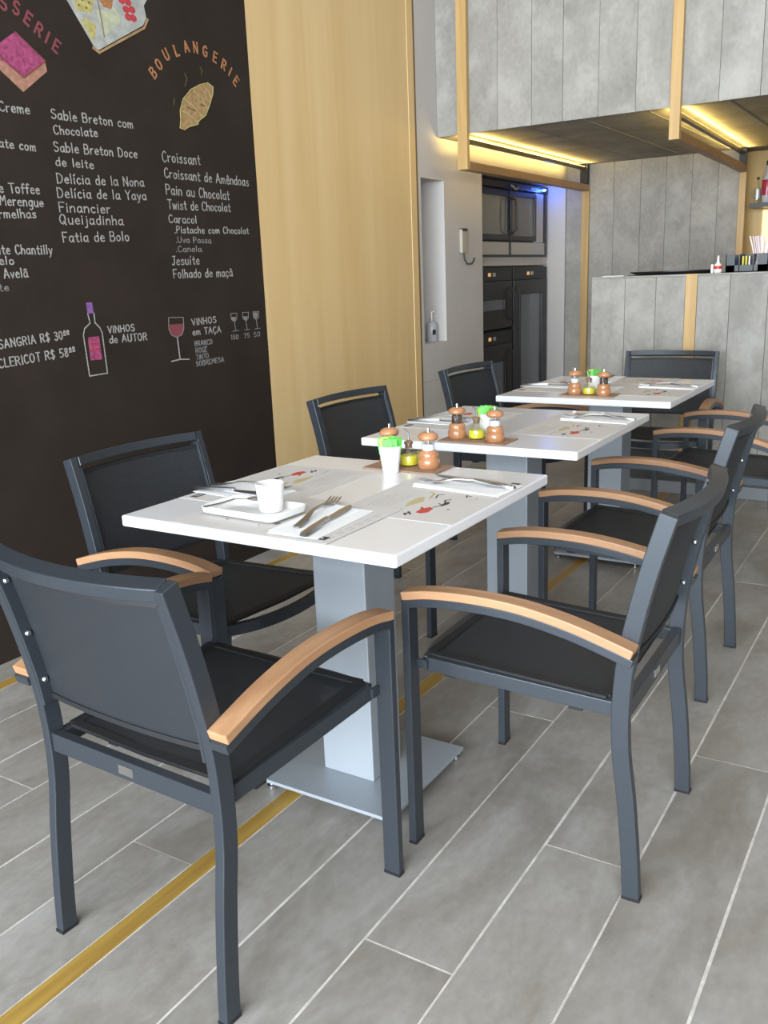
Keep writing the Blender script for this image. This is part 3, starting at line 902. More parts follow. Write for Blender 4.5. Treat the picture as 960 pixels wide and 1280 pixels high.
mb.box(-0.07, 0.07, -0.105, 0.105, 0, 0.004)
mb.box(-0.07, -0.066, -0.105, 0.105, 0, 0.036)
mb.box(0.066, 0.07, -0.105, 0.105, 0, 0.09)
for yy in (-0.105, -0.035, 0.035, 0.101):
    mb.box(-0.07, 0.07, yy, yy + 0.004, 0, 0.092)
mb.box(-0.07, -0.066, 0.06, 0.105, 0, 0.092)
mb.box(-0.07, -0.066, -0.105, -0.055, 0, 0.092)
mb.build('caddy_box', M['caddy'], cd)
for i in range(3):
    p = MB().box(-0.02, 0.02, 0, 0.006, 0, 0.075).build('sugar_packet', M['yellow' if i else 'silver'], None, loc=(3.47, -0.262 + 0.016 * i, CT + 0.006))
    tag(p, 'flat paper packet standing in the middle of the bar caddy', 'packet', 'packets in the bar caddy')
for i in range(14):
    yy = -0.275 - 0.004 * i
    lean = 0.055 - 0.0075 * i + random.uniform(-.004, .004)
    xo = 3.49 + 0.012 * ((i * 5) % 4)
    yy0 = -0.296 - 0.0032 * i
    s = MB().tube([(0, 0, 0), (0.004, lean * 0.9, 0.175)], 0.0032, 8).build('drinking_straw', M['straw' if i % 3 else 'straw2'], None, loc=(xo, yy0, CT + 0.006))
    tag(s, ('pale pink' if i % 3 else 'white') + ' straw in the bundle standing in the bar caddy', 'straw', 'straws in the bar caddy')

# ================================================================== APPLIANCES IN THE RECESS
def door(mb_parent, name, x0, x1, z0, z1, yf, frame, m_frame, m_glass, handle=None):
    d = MB()
    d.box(x0, x1, yf - 0.03, yf, z0, z0 + frame)
    d.box(x0, x1, yf - 0.03, yf, z1 - frame, z1)
    d.box(x0, x0 + frame, yf - 0.03, yf, z0 + frame, z1 - frame)
    d.box(x1 - frame, x1, yf - 0.03, yf, z0 + frame, z1 - frame)
    o = d.build(name, m_frame, mb_parent, bevel=0.003)
    MB().box(x0 + frame, x1 - frame, yf - 0.018, yf - 0.010, z0 + frame, z1 - frame).build('glass', m_glass, o)
    if handle is not None:
        MB().tube([(handle, yf - 0.031, z0 + .05), (handle, yf - 0.06, z0 + .07), (handle, yf - 0.06, z1 - .07), (handle, yf - 0.031, z1 - .05)], 0.008, 8).build('handle', M['anth_dark'], o, smooth=True)
    return o


AY = 1.66
ov = thing('built_in_oven', 'black two-door wall oven with a blue indicator lamp above the wine coolers', 'oven', (3.88, AY, 1.363))
MB().box(0.005, 1.495, 0.0, 0.5, 0, 0.525).build('oven_body', M['anth_dark'], ov)
MB().box(0.01, 1.49, -0.03, -0.001, 0.475, 0.522).build('control_panel', M['black'], ov, bevel=0.003)
MB().box(0.01, 1.44, -0.026, -0.001, 0.012, 0.105).build('lower_drawer', M['silver'], ov, bevel=0.004)
MB().box(1.26, 1.42, -0.020, -0.001, 0.108, 0.47).build('side_panel', M['silver'], ov)
door(ov, 'oven_door', 0.03, 0.735, 0.115, 0.462, -0.002, 0.04, M['black'], M['dark_glass'], 0.70)
door(ov, 'oven_door', 0.765, 1.25, 0.115, 0.462, -0.002, 0.035, M['black'], M['dark_glass'], 0.79)
fr = MB()
fr.box(0.74, 0.76, -0.035, -0.001, 0.0, 0.47); fr.box(1.43, 1.455, -0.035, -0.001, 0.0, 0.47); fr.box(0.01, 1.455, -0.034, -0.001, 0.0, 0.014)
fr.build('oven_frame', M['black'], ov)
MB().lathe([(0.012, 0), (0.014, .003), (0.014, .008), (0.008, .012)], 16).build('indicator_lamp', M['led_blue'], ov, loc=(1.37, -0.045, 0.492))
for k in range(4):
    MB().box(1.15 + .03 * k, 1.165 + .03 * k, -0.0345, -0.030, 0.490, 0.505).build('button', M['silver'], ov)
MB().tube([(0.84, -0.045, 0.50), (0.80, -0.07, 0.485), (0.76, -0.07, 0.47), (0.735, -0.045, 0.50)], 0.012, 8).build('latch', M['steel'], ov, smooth=True)
pl = bpy.data.lights.new('blue_lamp_glow', 'POINT')
pl.energy = 0.8; pl.color = (0.05, 0.15, 1.0); pl.shadow_soft_size = 0.015
plo = bpy.data.objects.new('blue_lamp_glow', pl); plo.location = (5.27, 1.58, 1.86); COL.objects.link(plo)

for i, (x0, x1, z0, z1, nm) in enumerate(((0.0, 0.78, 0.004, 0.84, 'lower left black wine cooler with a dark glass door and small orange display'),
                                         (0.0, 0.78, 0.848, 1.292, 'upper left black wine cooler with a dark glass door and small orange display'),
                                         (0.80, 1.47, 0.004, 1.292, 'tall right black wine cooler with one long grey glass door'))):
    wc = thing('wine_cooler', nm, 'wine cooler', (3.89, AY, 0), 0, 'wine coolers in the wall recess')
    MB().box(x0, x1, 0, 0.5, z0, z1).build('cooler_body', M['black'], wc)
    zt = z1 - 0.10
    MB().box(x0 + .005, x1 - .005, -0.03, -0.001, zt + .003, z1 - .005).build('control_panel', M['anth_dark'], wc, bevel=0.003)
    for k in range(2):
        MB().box(x0 + 0.36 + .08 * k - (0.1 if i == 2 else 0), x0 + 0.40 + .08 * k - (0.1 if i == 2 else 0), -0.034, -0.030, zt + .035, zt + .06).build('display', M['led_orange' if k == 0 else 'silver'], wc)
    door(wc, 'cooler_door', x0 + .005, x1 - .005, z0 + .01, zt, -0.002, 0.11 if i == 2 else 0.13, M['black'], M['grey_glass'], (x0 + 0.05) if i == 2 else (x1 - 0.05))

# ---- intercom handset holder with hook, soap bottle in the niche
ph = thing('wall_hook_holder', 'small beige wall holder with a dark curved hook on the white wall', 'hook', (3.575, WY, 1.38))
MB().box(-0.038, 0.038, -0.022, -0.0005, 0.0, 0.145).build('back_plate', M['beige'], ph, bevel=0.006)
MB().box(-0.036, 0.036, -0.024, -0.0005, 0.132, 0.150).build('top_cap', M['plinth'], ph, bevel=0.003)
MB().tube([(0.0, -0.012, 0.005), (0.008, -0.014, -0.04), (0.03, -0.02, -0.066), (0.075, -0.03, -0.066), (0.10, -0.035, -0.040), (0.103, -0.036, -0.030)], 0.006, 8).build('hook', M['plinth'], ph, smooth=True)
sp = thing('soap_dispenser', 'clear pump soap bottle standing in the white wall niche', 'soap dispenser', (3.29, 1.565, NZ0))
MB().lathe([(0.030, 0), (0.034, .005), (0.034, .10), (0.026, .118), (0.012, .125), (0.012, .14), (0.010, .142)], 24).build('bottle_body', M['frost'], sp, smooth=True)
MB().tube([(0, 0, .14), (0, 0, .185), (-.01, -.012, .19), (-.024, -.028, .185)], 0.006, 8).build('pump', M['porcelain'], sp, smooth=True)
MB().box(-0.036, -0.010, -0.034, -0.025, 0.045, 0.075).build('label_patch', M['black'], sp)
bk = MB().box(-0.012, 0.012, -0.03, 0, -0.008, 0.008).build('wall_bracket', M['porcelain'], None, loc=(3.20, 1.6595, 1.49))
tag(bk, 'tiny white bracket on the back of the white wall niche', 'bracket')

# ================================================================== CHAIRS
def catmull(pts, n=6):
    P = [Vector(p) for p in pts]
    P = [P[0] * 2 - P[1]] + P + [P[-1] * 2 - P[-2]]
    out = []
    for i in range(1, len(P) - 2):
        for k in range(n):
            t = k / n
            a, b, c, d = P[i - 1:i + 3]
            out.append(0.5 * ((2 * b) + (c - a) * t + (2 * a - 5 * b + 4 * c - d) * t * t + (3 * b - a - 3 * c + d) * t ** 3))
    out.append(P[-2])
    return out


LEGP = [(0.0, 0.496, 0.2235), (0.10, 0.490, 0.2235), (0.23, 0.478, 0.2235), (0.33, 0.4655, 0.2235), (0.43, 0.4635, 0.2235), (0.54, 0.473, 0.224), (0.69, 0.504, 0.224), (0.819, 0.540, 0.224)]


def xz_up(z):
    """rear-leg centre line in side view"""
    for (za, ua, _), (zb, ub, _) in zip(LEGP[:-1], LEGP[1:]):
        if z <= zb:
            return 0.27 - (ua + (ub - ua) * (z - za) / (zb - za))
    return 0.27 - 0.540


def make_chair():
    t = thing('dining_chair', 'x', 'chair', (0, 0, 0), 0, 'anthracite mesh armchairs at the tables')
    A = M['anth']
    for s in (1, -1):
        # front leg: a flat bar, broad across, leaning slightly out; it turns over into the arm strip
        lg = MB().sweep([(0.260, s * 0.2515, 0.0), (0.2605, s * 0.2505, 0.30), (0.2610, s * 0.250, 0.5775)], (0, 1, 0), 0.0195, 0.009).build('leg', A, t, bevel=0.0015)
        MB().box(0.2505, 0.2695, s * 0.2315, s * 0.2715, 0, 0.007).build('foot_cap', M['black'], lg)
        # rear leg with back upright in one bent flat bar
        pts = catmull([(0.27 - u, s * yy, z) for z, u, yy in LEGP], 3)
        lg = MB().sweep(pts, (0, 1, 0), 0.0105, 0.0175).build('leg', A, t, bevel=0.002)
        MB().box(-0.2445, -0.2075, s * 0.2125, s * 0.2345, 0, 0.007).build('foot_cap', M['black'], lg)
        # arm: metal strip with teak cap
        ctl = [(0.2695, 0.5775), (0.20, 0.590), (0.10, 0.5945), (0.00, 0.589), (-0.10, 0.572), (-0.185, 0.549), (-0.224, 0.537)]
        p = catmull([(x, s * (0.250 + 0.006 * max(0, -x) / 0.24), z) for x, z in ctl], 4)
        MB().sweep(p, (0, 1, 0), 0.0195, 0.009).build('arm_frame', A, t, bevel=0.0015)
        p2 = [Vector((q[0], q[1], q[2] + 0.0185)) for q in p]
        MB().sweep(p2, (0, 1, 0), 0.0210, 0.0093).build('armrest', M['teak'], t, bevel=0.0025)
    # seat frame
    for s in (1, -1):
        MB().sweep([(0.235, s * 0.222, 0.433), (-0.187, s * 0.212, 0.412)], (0, 1, 0), 0.0105, 0.0155).build('side_rail', A, t, bevel=0.0015)
        MB().box(0.228, 0.254, s * 0.2325, s * 0.240, 0.424, 0.444).build('rail_joint', M['anth'], t)
        for xx in (0.18, -0.10):
            MB().box(xx - .014, xx + .014, s * 0.212 - .012, s * 0.212 + .012, 0.404 + xx * .05 - .004, 0.404 + xx * .05 + .014).build('stacking_block', M['black'], t)
    fr = catmull([(0.236, -0.222, 0.433), (0.262, -0.12, 0.424), (0.270, 0, 0.420), (0.262, 0.12, 0.424), (0.236, 0.222, 0.433)], 4)
    MB().sweep(fr, (0, 0, 1), 0.014, 0.010).build('front_rail', A, t, bevel=0.0015)
    rr = MB().box(-0.206, -0.186, -0.213, 0.213, 0.392, 0.430).build('rear_rail', A, t, bevel=0.0015)
    MB().box(-0.2075, -0.206, -0.016, 0.022, 0.402, 0.420).build('name_plate', M['chrome'], rr)
    # seat sling, dipping slightly
    mb = MB()
    nx, ny = 8, 8
    X0, X1, Y1 = -0.160, 0.236, 0.213
    vs = []
    for i in range(nx + 1):
        for j in range(ny + 1):
            x = X0 + (X1 - X0) * i / nx
            yy = (-1 + 2 * j / ny) * Y1
            f = (1 - (2 * j / ny - 1) ** 2)
            z = 0.4485 + (x - 0.236) * 0.045 - 0.007 * f * math.sin(PI * min(1, max(0, (i + 0.5) / (nx + 1))))
            vs.append((x, yy, z))
    q = len(vs)
    vs += [(a, b, c - 0.003) for a, b, c in vs]
    fs = []
    W = ny + 1
    for i in range(nx):
        for j in range(ny):
            a = i * W + j
            fs.append((a, a + 1, a + W + 1, a + W)); fs.append((q + a, q + a + W, q + a + W + 1, q + a + 1))
    for i in range(nx):
        for j in (0, ny):
            a = i * W + j
            fs.append((a, a + W, q + a + W, q + a))
    for j in range(ny):
        for i in (0, nx):
            a = i * W + j
            fs.append((a, a + 1, q + a + 1, q + a))
    mb.add(vs, fs)
    st = mb.build('seat', M['mesh'], t, smooth=True)
    for P_, wv_, hw_, hn_ in (([(0.235, 0.205, 0.4495), (-0.160, 0.205, 0.4315)], (0, 1, 0), 0.011, 0.003), ([(0.235, -0.205, 0.4495), (-0.160, -0.205, 0.4315)], (0, 1, 0), 0.011, 0.003),
                             ([(-0.156, -0.205, 0.4305), (-0.158, 0, 0.4265), (-0.156, 0.205, 0.4305)], (1, 0, 0), 0.010, 0.0035),
                             ([(0.234, -0.205, 0.4485), (0.236, 0, 0.444), (0.234, 0.205, 0.4485)], (1, 0, 0), 0.010, 0.004)):
        MB().sweep(P_, wv_, hw_, hn_).build('hem', M['mesh_edge'], st)
    # back: curved top rail, sling panel, bolted side bars
    pts = []
    for k in range(13):
        yy = -0.2140 + 0.428 * k / 12
        b = 0.034 * (1 - (yy / 0.214) ** 2)
        pts.append((xz_up(0.806) + 0.002 - b, yy, 0.8085))
    MB().sweep(pts, (0.27, 0, -1), 0.0125, 0.0170).build('top_rail', A, t, bevel=0.002)
    zs = [0.506, 0.58, 0.66, 0.72, 0.782]
    mb = MB()
    vs = []
    nj = 12
    for z in zs:
        for j in range(nj + 1):
            yy = -0.2075 + 0.415 * j / nj
            b = (0.012 + 0.020 * (z - 0.506) / 0.28) * (1 - (yy / 0.2075) ** 2)
            vs.append((xz_up(z) + 0.010 - b, yy, z))
    q = len(vs)
    vs += [(a - 0.003, b, c) for a, b, c in vs]
    W = nj + 1
    fs = []
    for i in range(len(zs) - 1):
        for j in range(nj):
            a = i * W + j
            fs.append((a, a + 1, a + W + 1, a + W)); fs.append((q + a, q + a + W, q + a + W + 1, q + a + 1))
        for j in (0, nj):
            a = i * W + j
            fs.append((a, a + W, q + a + W, q + a))
    for j in range(nj):
        for i in (0, len(zs) - 1):
            a = i * W + j
            fs.append((a, a + 1, q + a + 1, q + a))
    mb.add(vs, fs)
    bk = mb.build('backrest', M['mesh'], t, smooth=True)
    for zz, bb in ((0.781, 0.032), (0.508, 0.012)):
        pp = []
        for j in range(nj + 1):
            yy = -0.2050 + 0.410 * j / nj
            pp.append((xz_up(zz) + 0.008 - bb * (1 - (yy / 0.2075) ** 2), yy, zz))
        MB().sweep(pp, (0, 0, 1), 0.005, 0.005).build('hem', M['mesh_edge'], bk)
    for s in (1, -1):
        sb_ = MB().sweep([(xz_up(z) + 0.001, s * 0.2095, z) for z in (0.495, 0.56, 0.64, 0.72, 0.790)], (0, 1, 0), 0.0035, 0.0165).build('side_bar', A, t, bevel=0.001)
        for z in (0.545, 0.645, 0.755):
            b = MB()
            b.lathe([(0.0065, 0), (0.0065, .002), (0.004, .005), (0.001, .0055)], 12)
            o = b.build('bolt', M['chrome'], sb_, smooth=True)
            o.location = (xz_up(z) - 0.003, s * 0.2062, z)
            o.rotation_euler = (s * PI / 2, 0, 0)
    return t


chair = make_chair()
CH = [
    ((-0.560, -0.030), -2.0, 'nearest dining armchair, its back to the viewer, at the near end of the table row'),
    ((0.010, 0.460), -93.0, 'dining armchair in front of the black chalkboard'),
    ((1.160, 0.515), -94.0, 'dining armchair in front of the yellow plywood panel'),
    ((2.210, 0.525), -94.0, 'dining armchair in front of the white wall and wine coolers'),
    ((2.820, 0.010), 184.0, 'dining armchair facing the viewer at the far end, before the concrete bar'),
    ((0.075, -0.530), 91.0, 'right-hand dining armchair nearest the viewer, beside the nearest table'),
    ((1.030, -0.450), 91.0, 'dining armchair on the right side of the middle table'),
    ((2.180, -0.478), 90.0, 'dining armchair right of the farthest table, cut off by the picture edge'),
]
for i, ((x, y), a, lab) in enumerate(CH):
    if i == 0:
        c = chair
    else:
        c = dup(chair, (x, y, 0))
    c.location = (x, y, 0.0)
    c.rotation_euler = (0, 0, math.radians(a))
    c['label'] = lab

# ================================================================== TABLES
def make_table():
    t = thing('bistro_table', 'x', 'table', (0, 0, 0), 0, 'white square pedestal tables')
    MB().box(-0.3765, 0.3765, -0.365, 0.365, 0.724, 0.75).build('tabletop', M['white_top'], t, bevel=0.004)
    MB().box(-0.20, 0.20, -0.20, 0.20, 0.716, 0.7235).build('top_plate', M['anth_dark'], t)
    MB().box(-0.067, 0.067, -0.086, 0.064, 0.031, 0.7155).build('pedestal', M['alu'], t, bevel=0.003)
    MB().box(-0.185, 0.193, -0.205, 0.172, 0.022, 0.031).build('base_plate', M['alu'], t, bevel=0.001)
    for a in (-0.17, 0.178):
        for b in (-0.19, 0.157):
            MB().lathe([(0.010, 0), (0.012, .002), (0.012, .010), (0.006, .012), (0.006, .0225)], 14).build('levelling_foot', M['chrome'], t, smooth=True, loc=(a, b, 0.0008))
    return t


TB = [((0, 0), 0.0, 'nearest white square pedestal table, with the coffee cup and saucer tray'),
      ((1.054, 0.037), 0.6, 'middle white square pedestal table of the row'),
      ((2.11, 0.045), 0.0, 'farthest white square pedestal table, closest to the concrete bar')]
tab = make_table()
for i, ((x, y), a, lab) in enumerate(TB):
    c = tab if i == 0 else dup(tab, (x, y, 0))
    c.location = (x, y, 0.0)
    c.rotation_euler = (0, 0, math.radians(a))
    c['label'] = lab
ZT = 0.7502

# ================================================================== PLACE SETTINGS
# local frame: x to the diner's right, y away from the diner, origin at the middle of the mat's near edge
def make_placemat():
    t = thing('paper_placemat', 'x', 'placemat', (0, 0, ZT), 0, 'printed paper placemats on the tables')
    MB().box(-0.21, 0.21, 0.0, 0.295, 0, 0.0006).build('paper_sheet', M['placemat'], t)
    mb = MB()
    mats = ['ink_red', 'ink_black', 'ink_tan', 'ink_grey']

    def poly(m, pts):
        mb.m = mats.index(m)
        mb.prism(pts, 0.0006, 0.0009)

    def line(m, pts, wd):
        mb.m = mats.index(m)
        for p, q in zip(pts[:-1], pts[1:]):
            p, q = Vector(p), Vector(q)
            d = (q - p).normalized(); nn = Vector((-d[1], d[0])) * wd / 2
            mb.prism([tuple(p + nn), tuple(p - nn), tuple(q - nn), tuple(q + nn)], 0.0006, 0.0009)
    # a red strutting bird, black birds and a tan basket, loose ink lines
    poly('ink_red', [(-.155, .105), (-.140, .094), (-.108, .098), (-.097, .112), (-.112, .118), (-.102, .132), (-.125, .122), (-.150, .120)])
    line('ink_black', [(-.178, .128), (-.168, .138), (-.160, .130), (-.150, .137)], .006)
    line('ink_black', [(-.172, .122), (-.160, .126)], .004)
    poly('ink_black', [(-.085, .092), (-.055, .100), (-.035, .094), (-.058, .086)])
    line('ink_black', [(-.098, .105), (-.070, .094), (-.062, .110)], .004)
    line('ink_black', [(-.055, .096), (-.030, .110), (-.018, .100)], .004)
    poly('ink_tan', [(-.120, .165), (-.060, .150), (-.020, .168), (-.030, .180), (-.085, .178)])
    line('ink_tan', [(-.03, .15), (.02, .165), (.03, .18)], .006)
    line('ink_black', [(-.020, .140), (.010, .150), (.020, .138)], .0035)
    line('ink_black', [(.012, .075), (.03, .085), (.026, .07)], .0035)
    line('ink_grey', [(-.19, .165), (-.15, .175), (-.13, .165)], .003)
    line('ink_grey', [(-.01, .06), (.005, .045), (.02, .055)], .003)
    poly('ink_black', [(-.105, .066), (-.099, .068), (-.098, .062), (-.104, .061)])
    for k in range(5):
        line('ink_grey', [(-.19, .205 + .012 * k), (-.02 - .015 * (k % 3), .205 + .012 * k)], .0016)
    for k in range(6):
        line('ink_grey', [(.185, .03 + .035 * k), (.185, .055 + .035 * k)], .0016)
        line('ink_grey', [(.195, .03 + .035 * k), (.195, .050 + .035 * k)], .0016)
    poly('ink_black', [(.150, .018), (.192, .018), (.192, .040), (.150, .040)])
    mb.m = mats.index('ink_grey')
    mb.prism([(.160, .024), (.172, .028), (.184, .024), (.180, .034), (.164, .034)], 0.0009, 0.0011)
    tag(mb.build('printed_drawing', [M[k] for k in mats], t), kind='stuff')
    return t


def make_napkin():
    t = thing('paper_napkin', 'x', 'napkin', (0, 0, ZT), 0, 'folded white napkins under the cutlery')
    MB().add([(-.062, -.118, 0), (.060, -.120, 0), (.063, .112, 0), (-.058, .120, 0), (-.062, -.118, .0015), (.060, -.120, .0015), (.063, .112, .0015), (-.058, .120, .0025)],
             [(0, 3, 2, 1), (4, 5, 6, 7), (0, 1, 5, 4), (1, 2, 6, 5), (2, 3, 7, 6), (3, 0, 4, 7)]).build('lower_fold', M['paper'], t)
    MB().add([(-.066, -.108, .0018), (.018, -.122, .0018), (.030, .104, .0018), (-.050, .122, .0030), (-.066, -.108, .0038), (.018, -.122, .0030), (.030, .104, .0036), (-.050, .122, .0068)],
             [(0, 3, 2, 1), (4, 5, 6, 7), (0, 1, 5, 4), (1, 2, 6, 5), (2, 3, 7, 6), (3, 0, 4, 7)]).build('upper_fold', M['paper'], t)
    return t


def strip(mb, outline, zf, th):
    """flat cutlery: outline = (y, half width) list, zf(y) height, th thickness"""
    n = len(outline)
    vs = []
    for y_, hw in outline:
        z = zf(y_)
        vs += [(-hw, y_, z), (hw, y_, z), (hw * 0.8, y_, z + th), (-hw * 0.8, y_, z + th)]
    fs = [(3, 2, 1, 0), tuple(4 * (n - 1) + k for k in (0, 1, 2, 3))]
    for i in range(n - 1):
        for k in range(4):
            a, b = 4 * i + k, 4 * i + (k + 1) % 4
            fs.append((a, b, b + 4, a + 4))
    mb.add(vs, fs)


def make_fork():
    t = thing('fork', 'x', 'fork', (0, 0, ZT), 0, 'steel forks')
    zf = lambda y_: 0.001 + 0.013 * math.exp(-((y_ + 0.0) / 0.055) ** 2) + (0.006 * max(0, (y_ - .07) / .03) ** 1.5 if y_ > .07 else 0)
    mb = MB()
    strip(mb, [(-.100, .006), (-.096, .009), (-.06, .0075), (-.02, .004), (.02, .003), (.038, .004), (.050, .010), (.062, .0125), (.068, .0128)], zf, 0.0022)
    mb.build('handle', M['steel'], t, smooth=True)
    for k in range(4):
        xx = -0.0105 + 0.007 * k
        mb = MB()
        mb.sweep([(xx, .066, zf(.066) + .001), (xx, .08, zf(.08) + .001), (xx, .095, zf(.095) + .001), (xx, .104, zf(.104) + .001)], (1, 0, 0), 0.0016, [0.0012, 0.0012, 0.001, 0.0005])
        mb.build('tine', M['steel'], t)
    return t


def make_knife():
    t = thing('table_knife', 'x', 'knife', (0, 0, ZT), 0, 'steel table knives')
    mb = MB()
    strip(mb, [(-.105, .005), (-.101, .008), (-.06, .0075), (-.005, .0055), (0, .005)], lambda y_: 0.0008 + 0.004 * math.sin(PI * (y_ + .105) / .21), 0.005)
    mb.build('handle', M['steel'], t, smooth=True)
    mb = MB()
    strip(mb, [(0.0, .005), (.02, .008), (.07, .0092), (.095, .006), (.105, .001)], lambda y_: 0.0030 + 0.001, 0.0014)
    mb.build('blade', M['steel'], t)
    return t


def place(proto, used, cx, cy, ang, lx, ly, lz, rot, label):
    """put a copy at local (lx, ly) of a setting frame"""
    ca, sa = math.cos(ang), math.sin(ang)
    loc = (cx + ca * lx - sa * ly, cy + sa * lx + ca * ly, ZT + lz)
    rz = ang + math.radians(rot)
    if not used[0]:
        used[0] = True
        proto.location = loc; proto.rotation_euler = (0, 0, rz); proto['label'] = label
        return proto
    return dup(proto, loc, rz, label)


P_MAT, P_NAP, P_FORK, P_KNIFE = make_placemat(), make_napkin(), make_fork(), make_knife()
for q_ in (P_FORK, P_KNIFE):
    q_.scale = (1.15, 1.15, 1.15)
U = {k: [False] for k in 'mnfk'}
H = PI / 2
# (mat near-edge centre, angle of the diner's right, napkin centre local, rot, fork local+rot, knife local+rot, where)
SET = [
    ((-0.372, 0.005), -H, (0.108, 0.132, 4), (0.080, 0.165, 14), (0.118, 0.128, 10), 'near edge of the nearest table, beside the cup tray', 0),
    ((0.062, -0.362), 0.0, (0.112, 0.125, -3), (0.118, 0.128, 8), (0.135, 0.120, -12), 'right side of the nearest table', 1),
    ((0.015, 0.360), PI, (0.100, 0.115, -4), (0.088, 0.110, 6), (0.122, 0.108, 4), 'left side of the nearest table, before the chalkboard', 1),
    ((1.105, -0.325), 0.0, (0.140, 0.118, -3), (0.150, 0.124, 8), (0.160, 0.115, -12), 'right side of the middle table', 1),
    ((1.105, 0.398), PI, (0.062, 0.110, -4), (0.050, 0.108, 6), (0.084, 0.108, 4), 'left side of the middle table', 1),
    ((2.085, -0.315), 0.0, (0.085, 0.110, -3), (0.092, 0.118, 8), (0.102, 0.112, -12), 'right side of the farthest table', 1),
    ((2.110, 0.407), PI, (0.015, 0.100, -4), (0.004, 0.100, 6), (0.038, 0.100, 4), 'left side of the farthest table', 1),
    ((2.480, 0.040), H, (0.100, 0.115, 4), (0.104, 0.120, 8), (0.112, 0.112, -6), 'far edge of the farthest table', 0),
]
for (mx, my), ang, nl, fk, kn, where, _ in SET:
    lift = 0.0012 if abs(abs(ang) - H) < 0.1 else 0.0
    place(P_MAT, U['m'], mx, my, ang, 0, 0, lift, 0, 'printed paper placemat at the ' + where)
    place(P_NAP, U['n'], mx, my, ang, nl[0], nl[1], lift + 0.0012, nl[2], 'white paper napkin at the ' + where)
    place(P_FORK, U['f'], mx, my, ang, fk[0] - 0.012, fk[1], lift + 0.0048, fk[2], 'steel fork at the ' + where)
    place(P_KNIFE, U['k'], mx, my, ang, kn[0] + 0.006, kn[1], lift + 0.0045, kn[2], 'steel knife at the ' + where)

# ---- coffee cup, saucer tray and teaspoon on the nearest table
ct = thing('saucer_tray', 'white rectangular porcelain tray under the coffee cup on the nearest table', 'tray', (-0.247, 0.082, ZT + 0.0028), math.radians(-3))
n = 40
def rrect(hx, hy, r, k=6):
    out = []
    for cx_, cy_, a0 in ((hx - r, hy - r, 0), (-hx + r, hy - r, H), (-hx + r, -hy + r, PI), (hx - r, -hy + r, 1.5 * PI)):
        for i in range(k + 1):
            a = a0 + H * i / k
            out.append((cx_ + r * math.cos(a), cy_ + r * math.sin(a)))
    return out
mb = MB()
rings = [(0.052, 0.100, 0.016, 0.0), (0.060, 0.108, 0.018, 0.006), (0.062, 0.110, 0.018, 0.020), (0.058, 0.106, 0.016, 0.020), (0.052, 0.100, 0.014, 0.007)]
vs = []
for hx, hy, r, z in rings:
    vs += [(a, b, z) for a, b in rrect(hx, hy, r)]
q = len(rrect(1, 1, .1))
fs = [tuple(range(q - 1, -1, -1)), tuple(q * (len(rings) - 1) + k for k in range(q))]
for i in range(len(rings) - 1):
    for k in range(q):
        a, b = q * i + k, q * i + (k + 1) % q
        fs.append((a, b, b + q, a + q))
mb.add(vs, fs)
mb.build('tray_dish', M['porcelain'], ct, smooth=True)


def cup_mesh(r0, r1, h, th=0.003):
    return MB().lathe([(r0 * .9, 0), (r0, .003), (r0 + (r1 - r0) * .5, h * .5), (r1, h - .002), (r1 - .001, h), (r1 - th, h - .001), (r0 + (r1 - r0) * .5 - th, h * .5), (r0 - th, .008), (0.001, .006)], 32)


cc = thing('coffee_cup', 'tall white porcelain coffee cup standing on the white tray', 'cup', (-0.236, 0.040, ZT + 0.0105))
cup_mesh(0.026, 0.0320, 0.064).build('cup_body', M['porcelain'], cc, smooth=True)
MB().lathe([(0.0258, 0.040), (0.0262, 0.0405), (0.0262, 0.0415), (0.001, 0.0418)], 24).build('coffee', M['chalk_brown'], cc)
ts = thing('teaspoon', 'steel teaspoon resting on the white tray beside the coffee cup', 'spoon', (-0.252, 0.128, ZT + 0.0215), math.radians(-123.5))
ts.scale = (1.2, 1.2, 1.2)
mb = MB()
zf = lambda y_: 0.0005 + 0.008 * math.exp(-((y_ - .0) / 0.03) ** 2)
strip(mb, [(-.062, .004), (-.058, .006), (-.03, .004), (.0, .0022), (.022, .003)], zf, 0.002)
mb.build('handle', M['steel'], ts, smooth=True)
mb = MB()
for_r = [(0.0, 0.001), (0.35, 0.0), (0.7, 0.002), (1.0, 0.005), (0.93, 0.0062), (0.6, 0.003), (0.02, 0.002)]
vs, fs = [], []
for r, z in for_r:
    for k in range(18):
        a = 2 * PI * k / 18
        vs.append((0.0135 * r * math.cos(a), 0.042 + 0.021 * r * math.sin(a), z + 0.001))
for i in range(len(for_r) - 1):
    for k in range(18):
        a, b = 18 * i + k, 18 * i + (k + 1) % 18
        fs.append((a, b, b + 18, a + 18))
mb.add(vs, fs)
mb.build('bowl', M['steel'], ts, smooth=True)

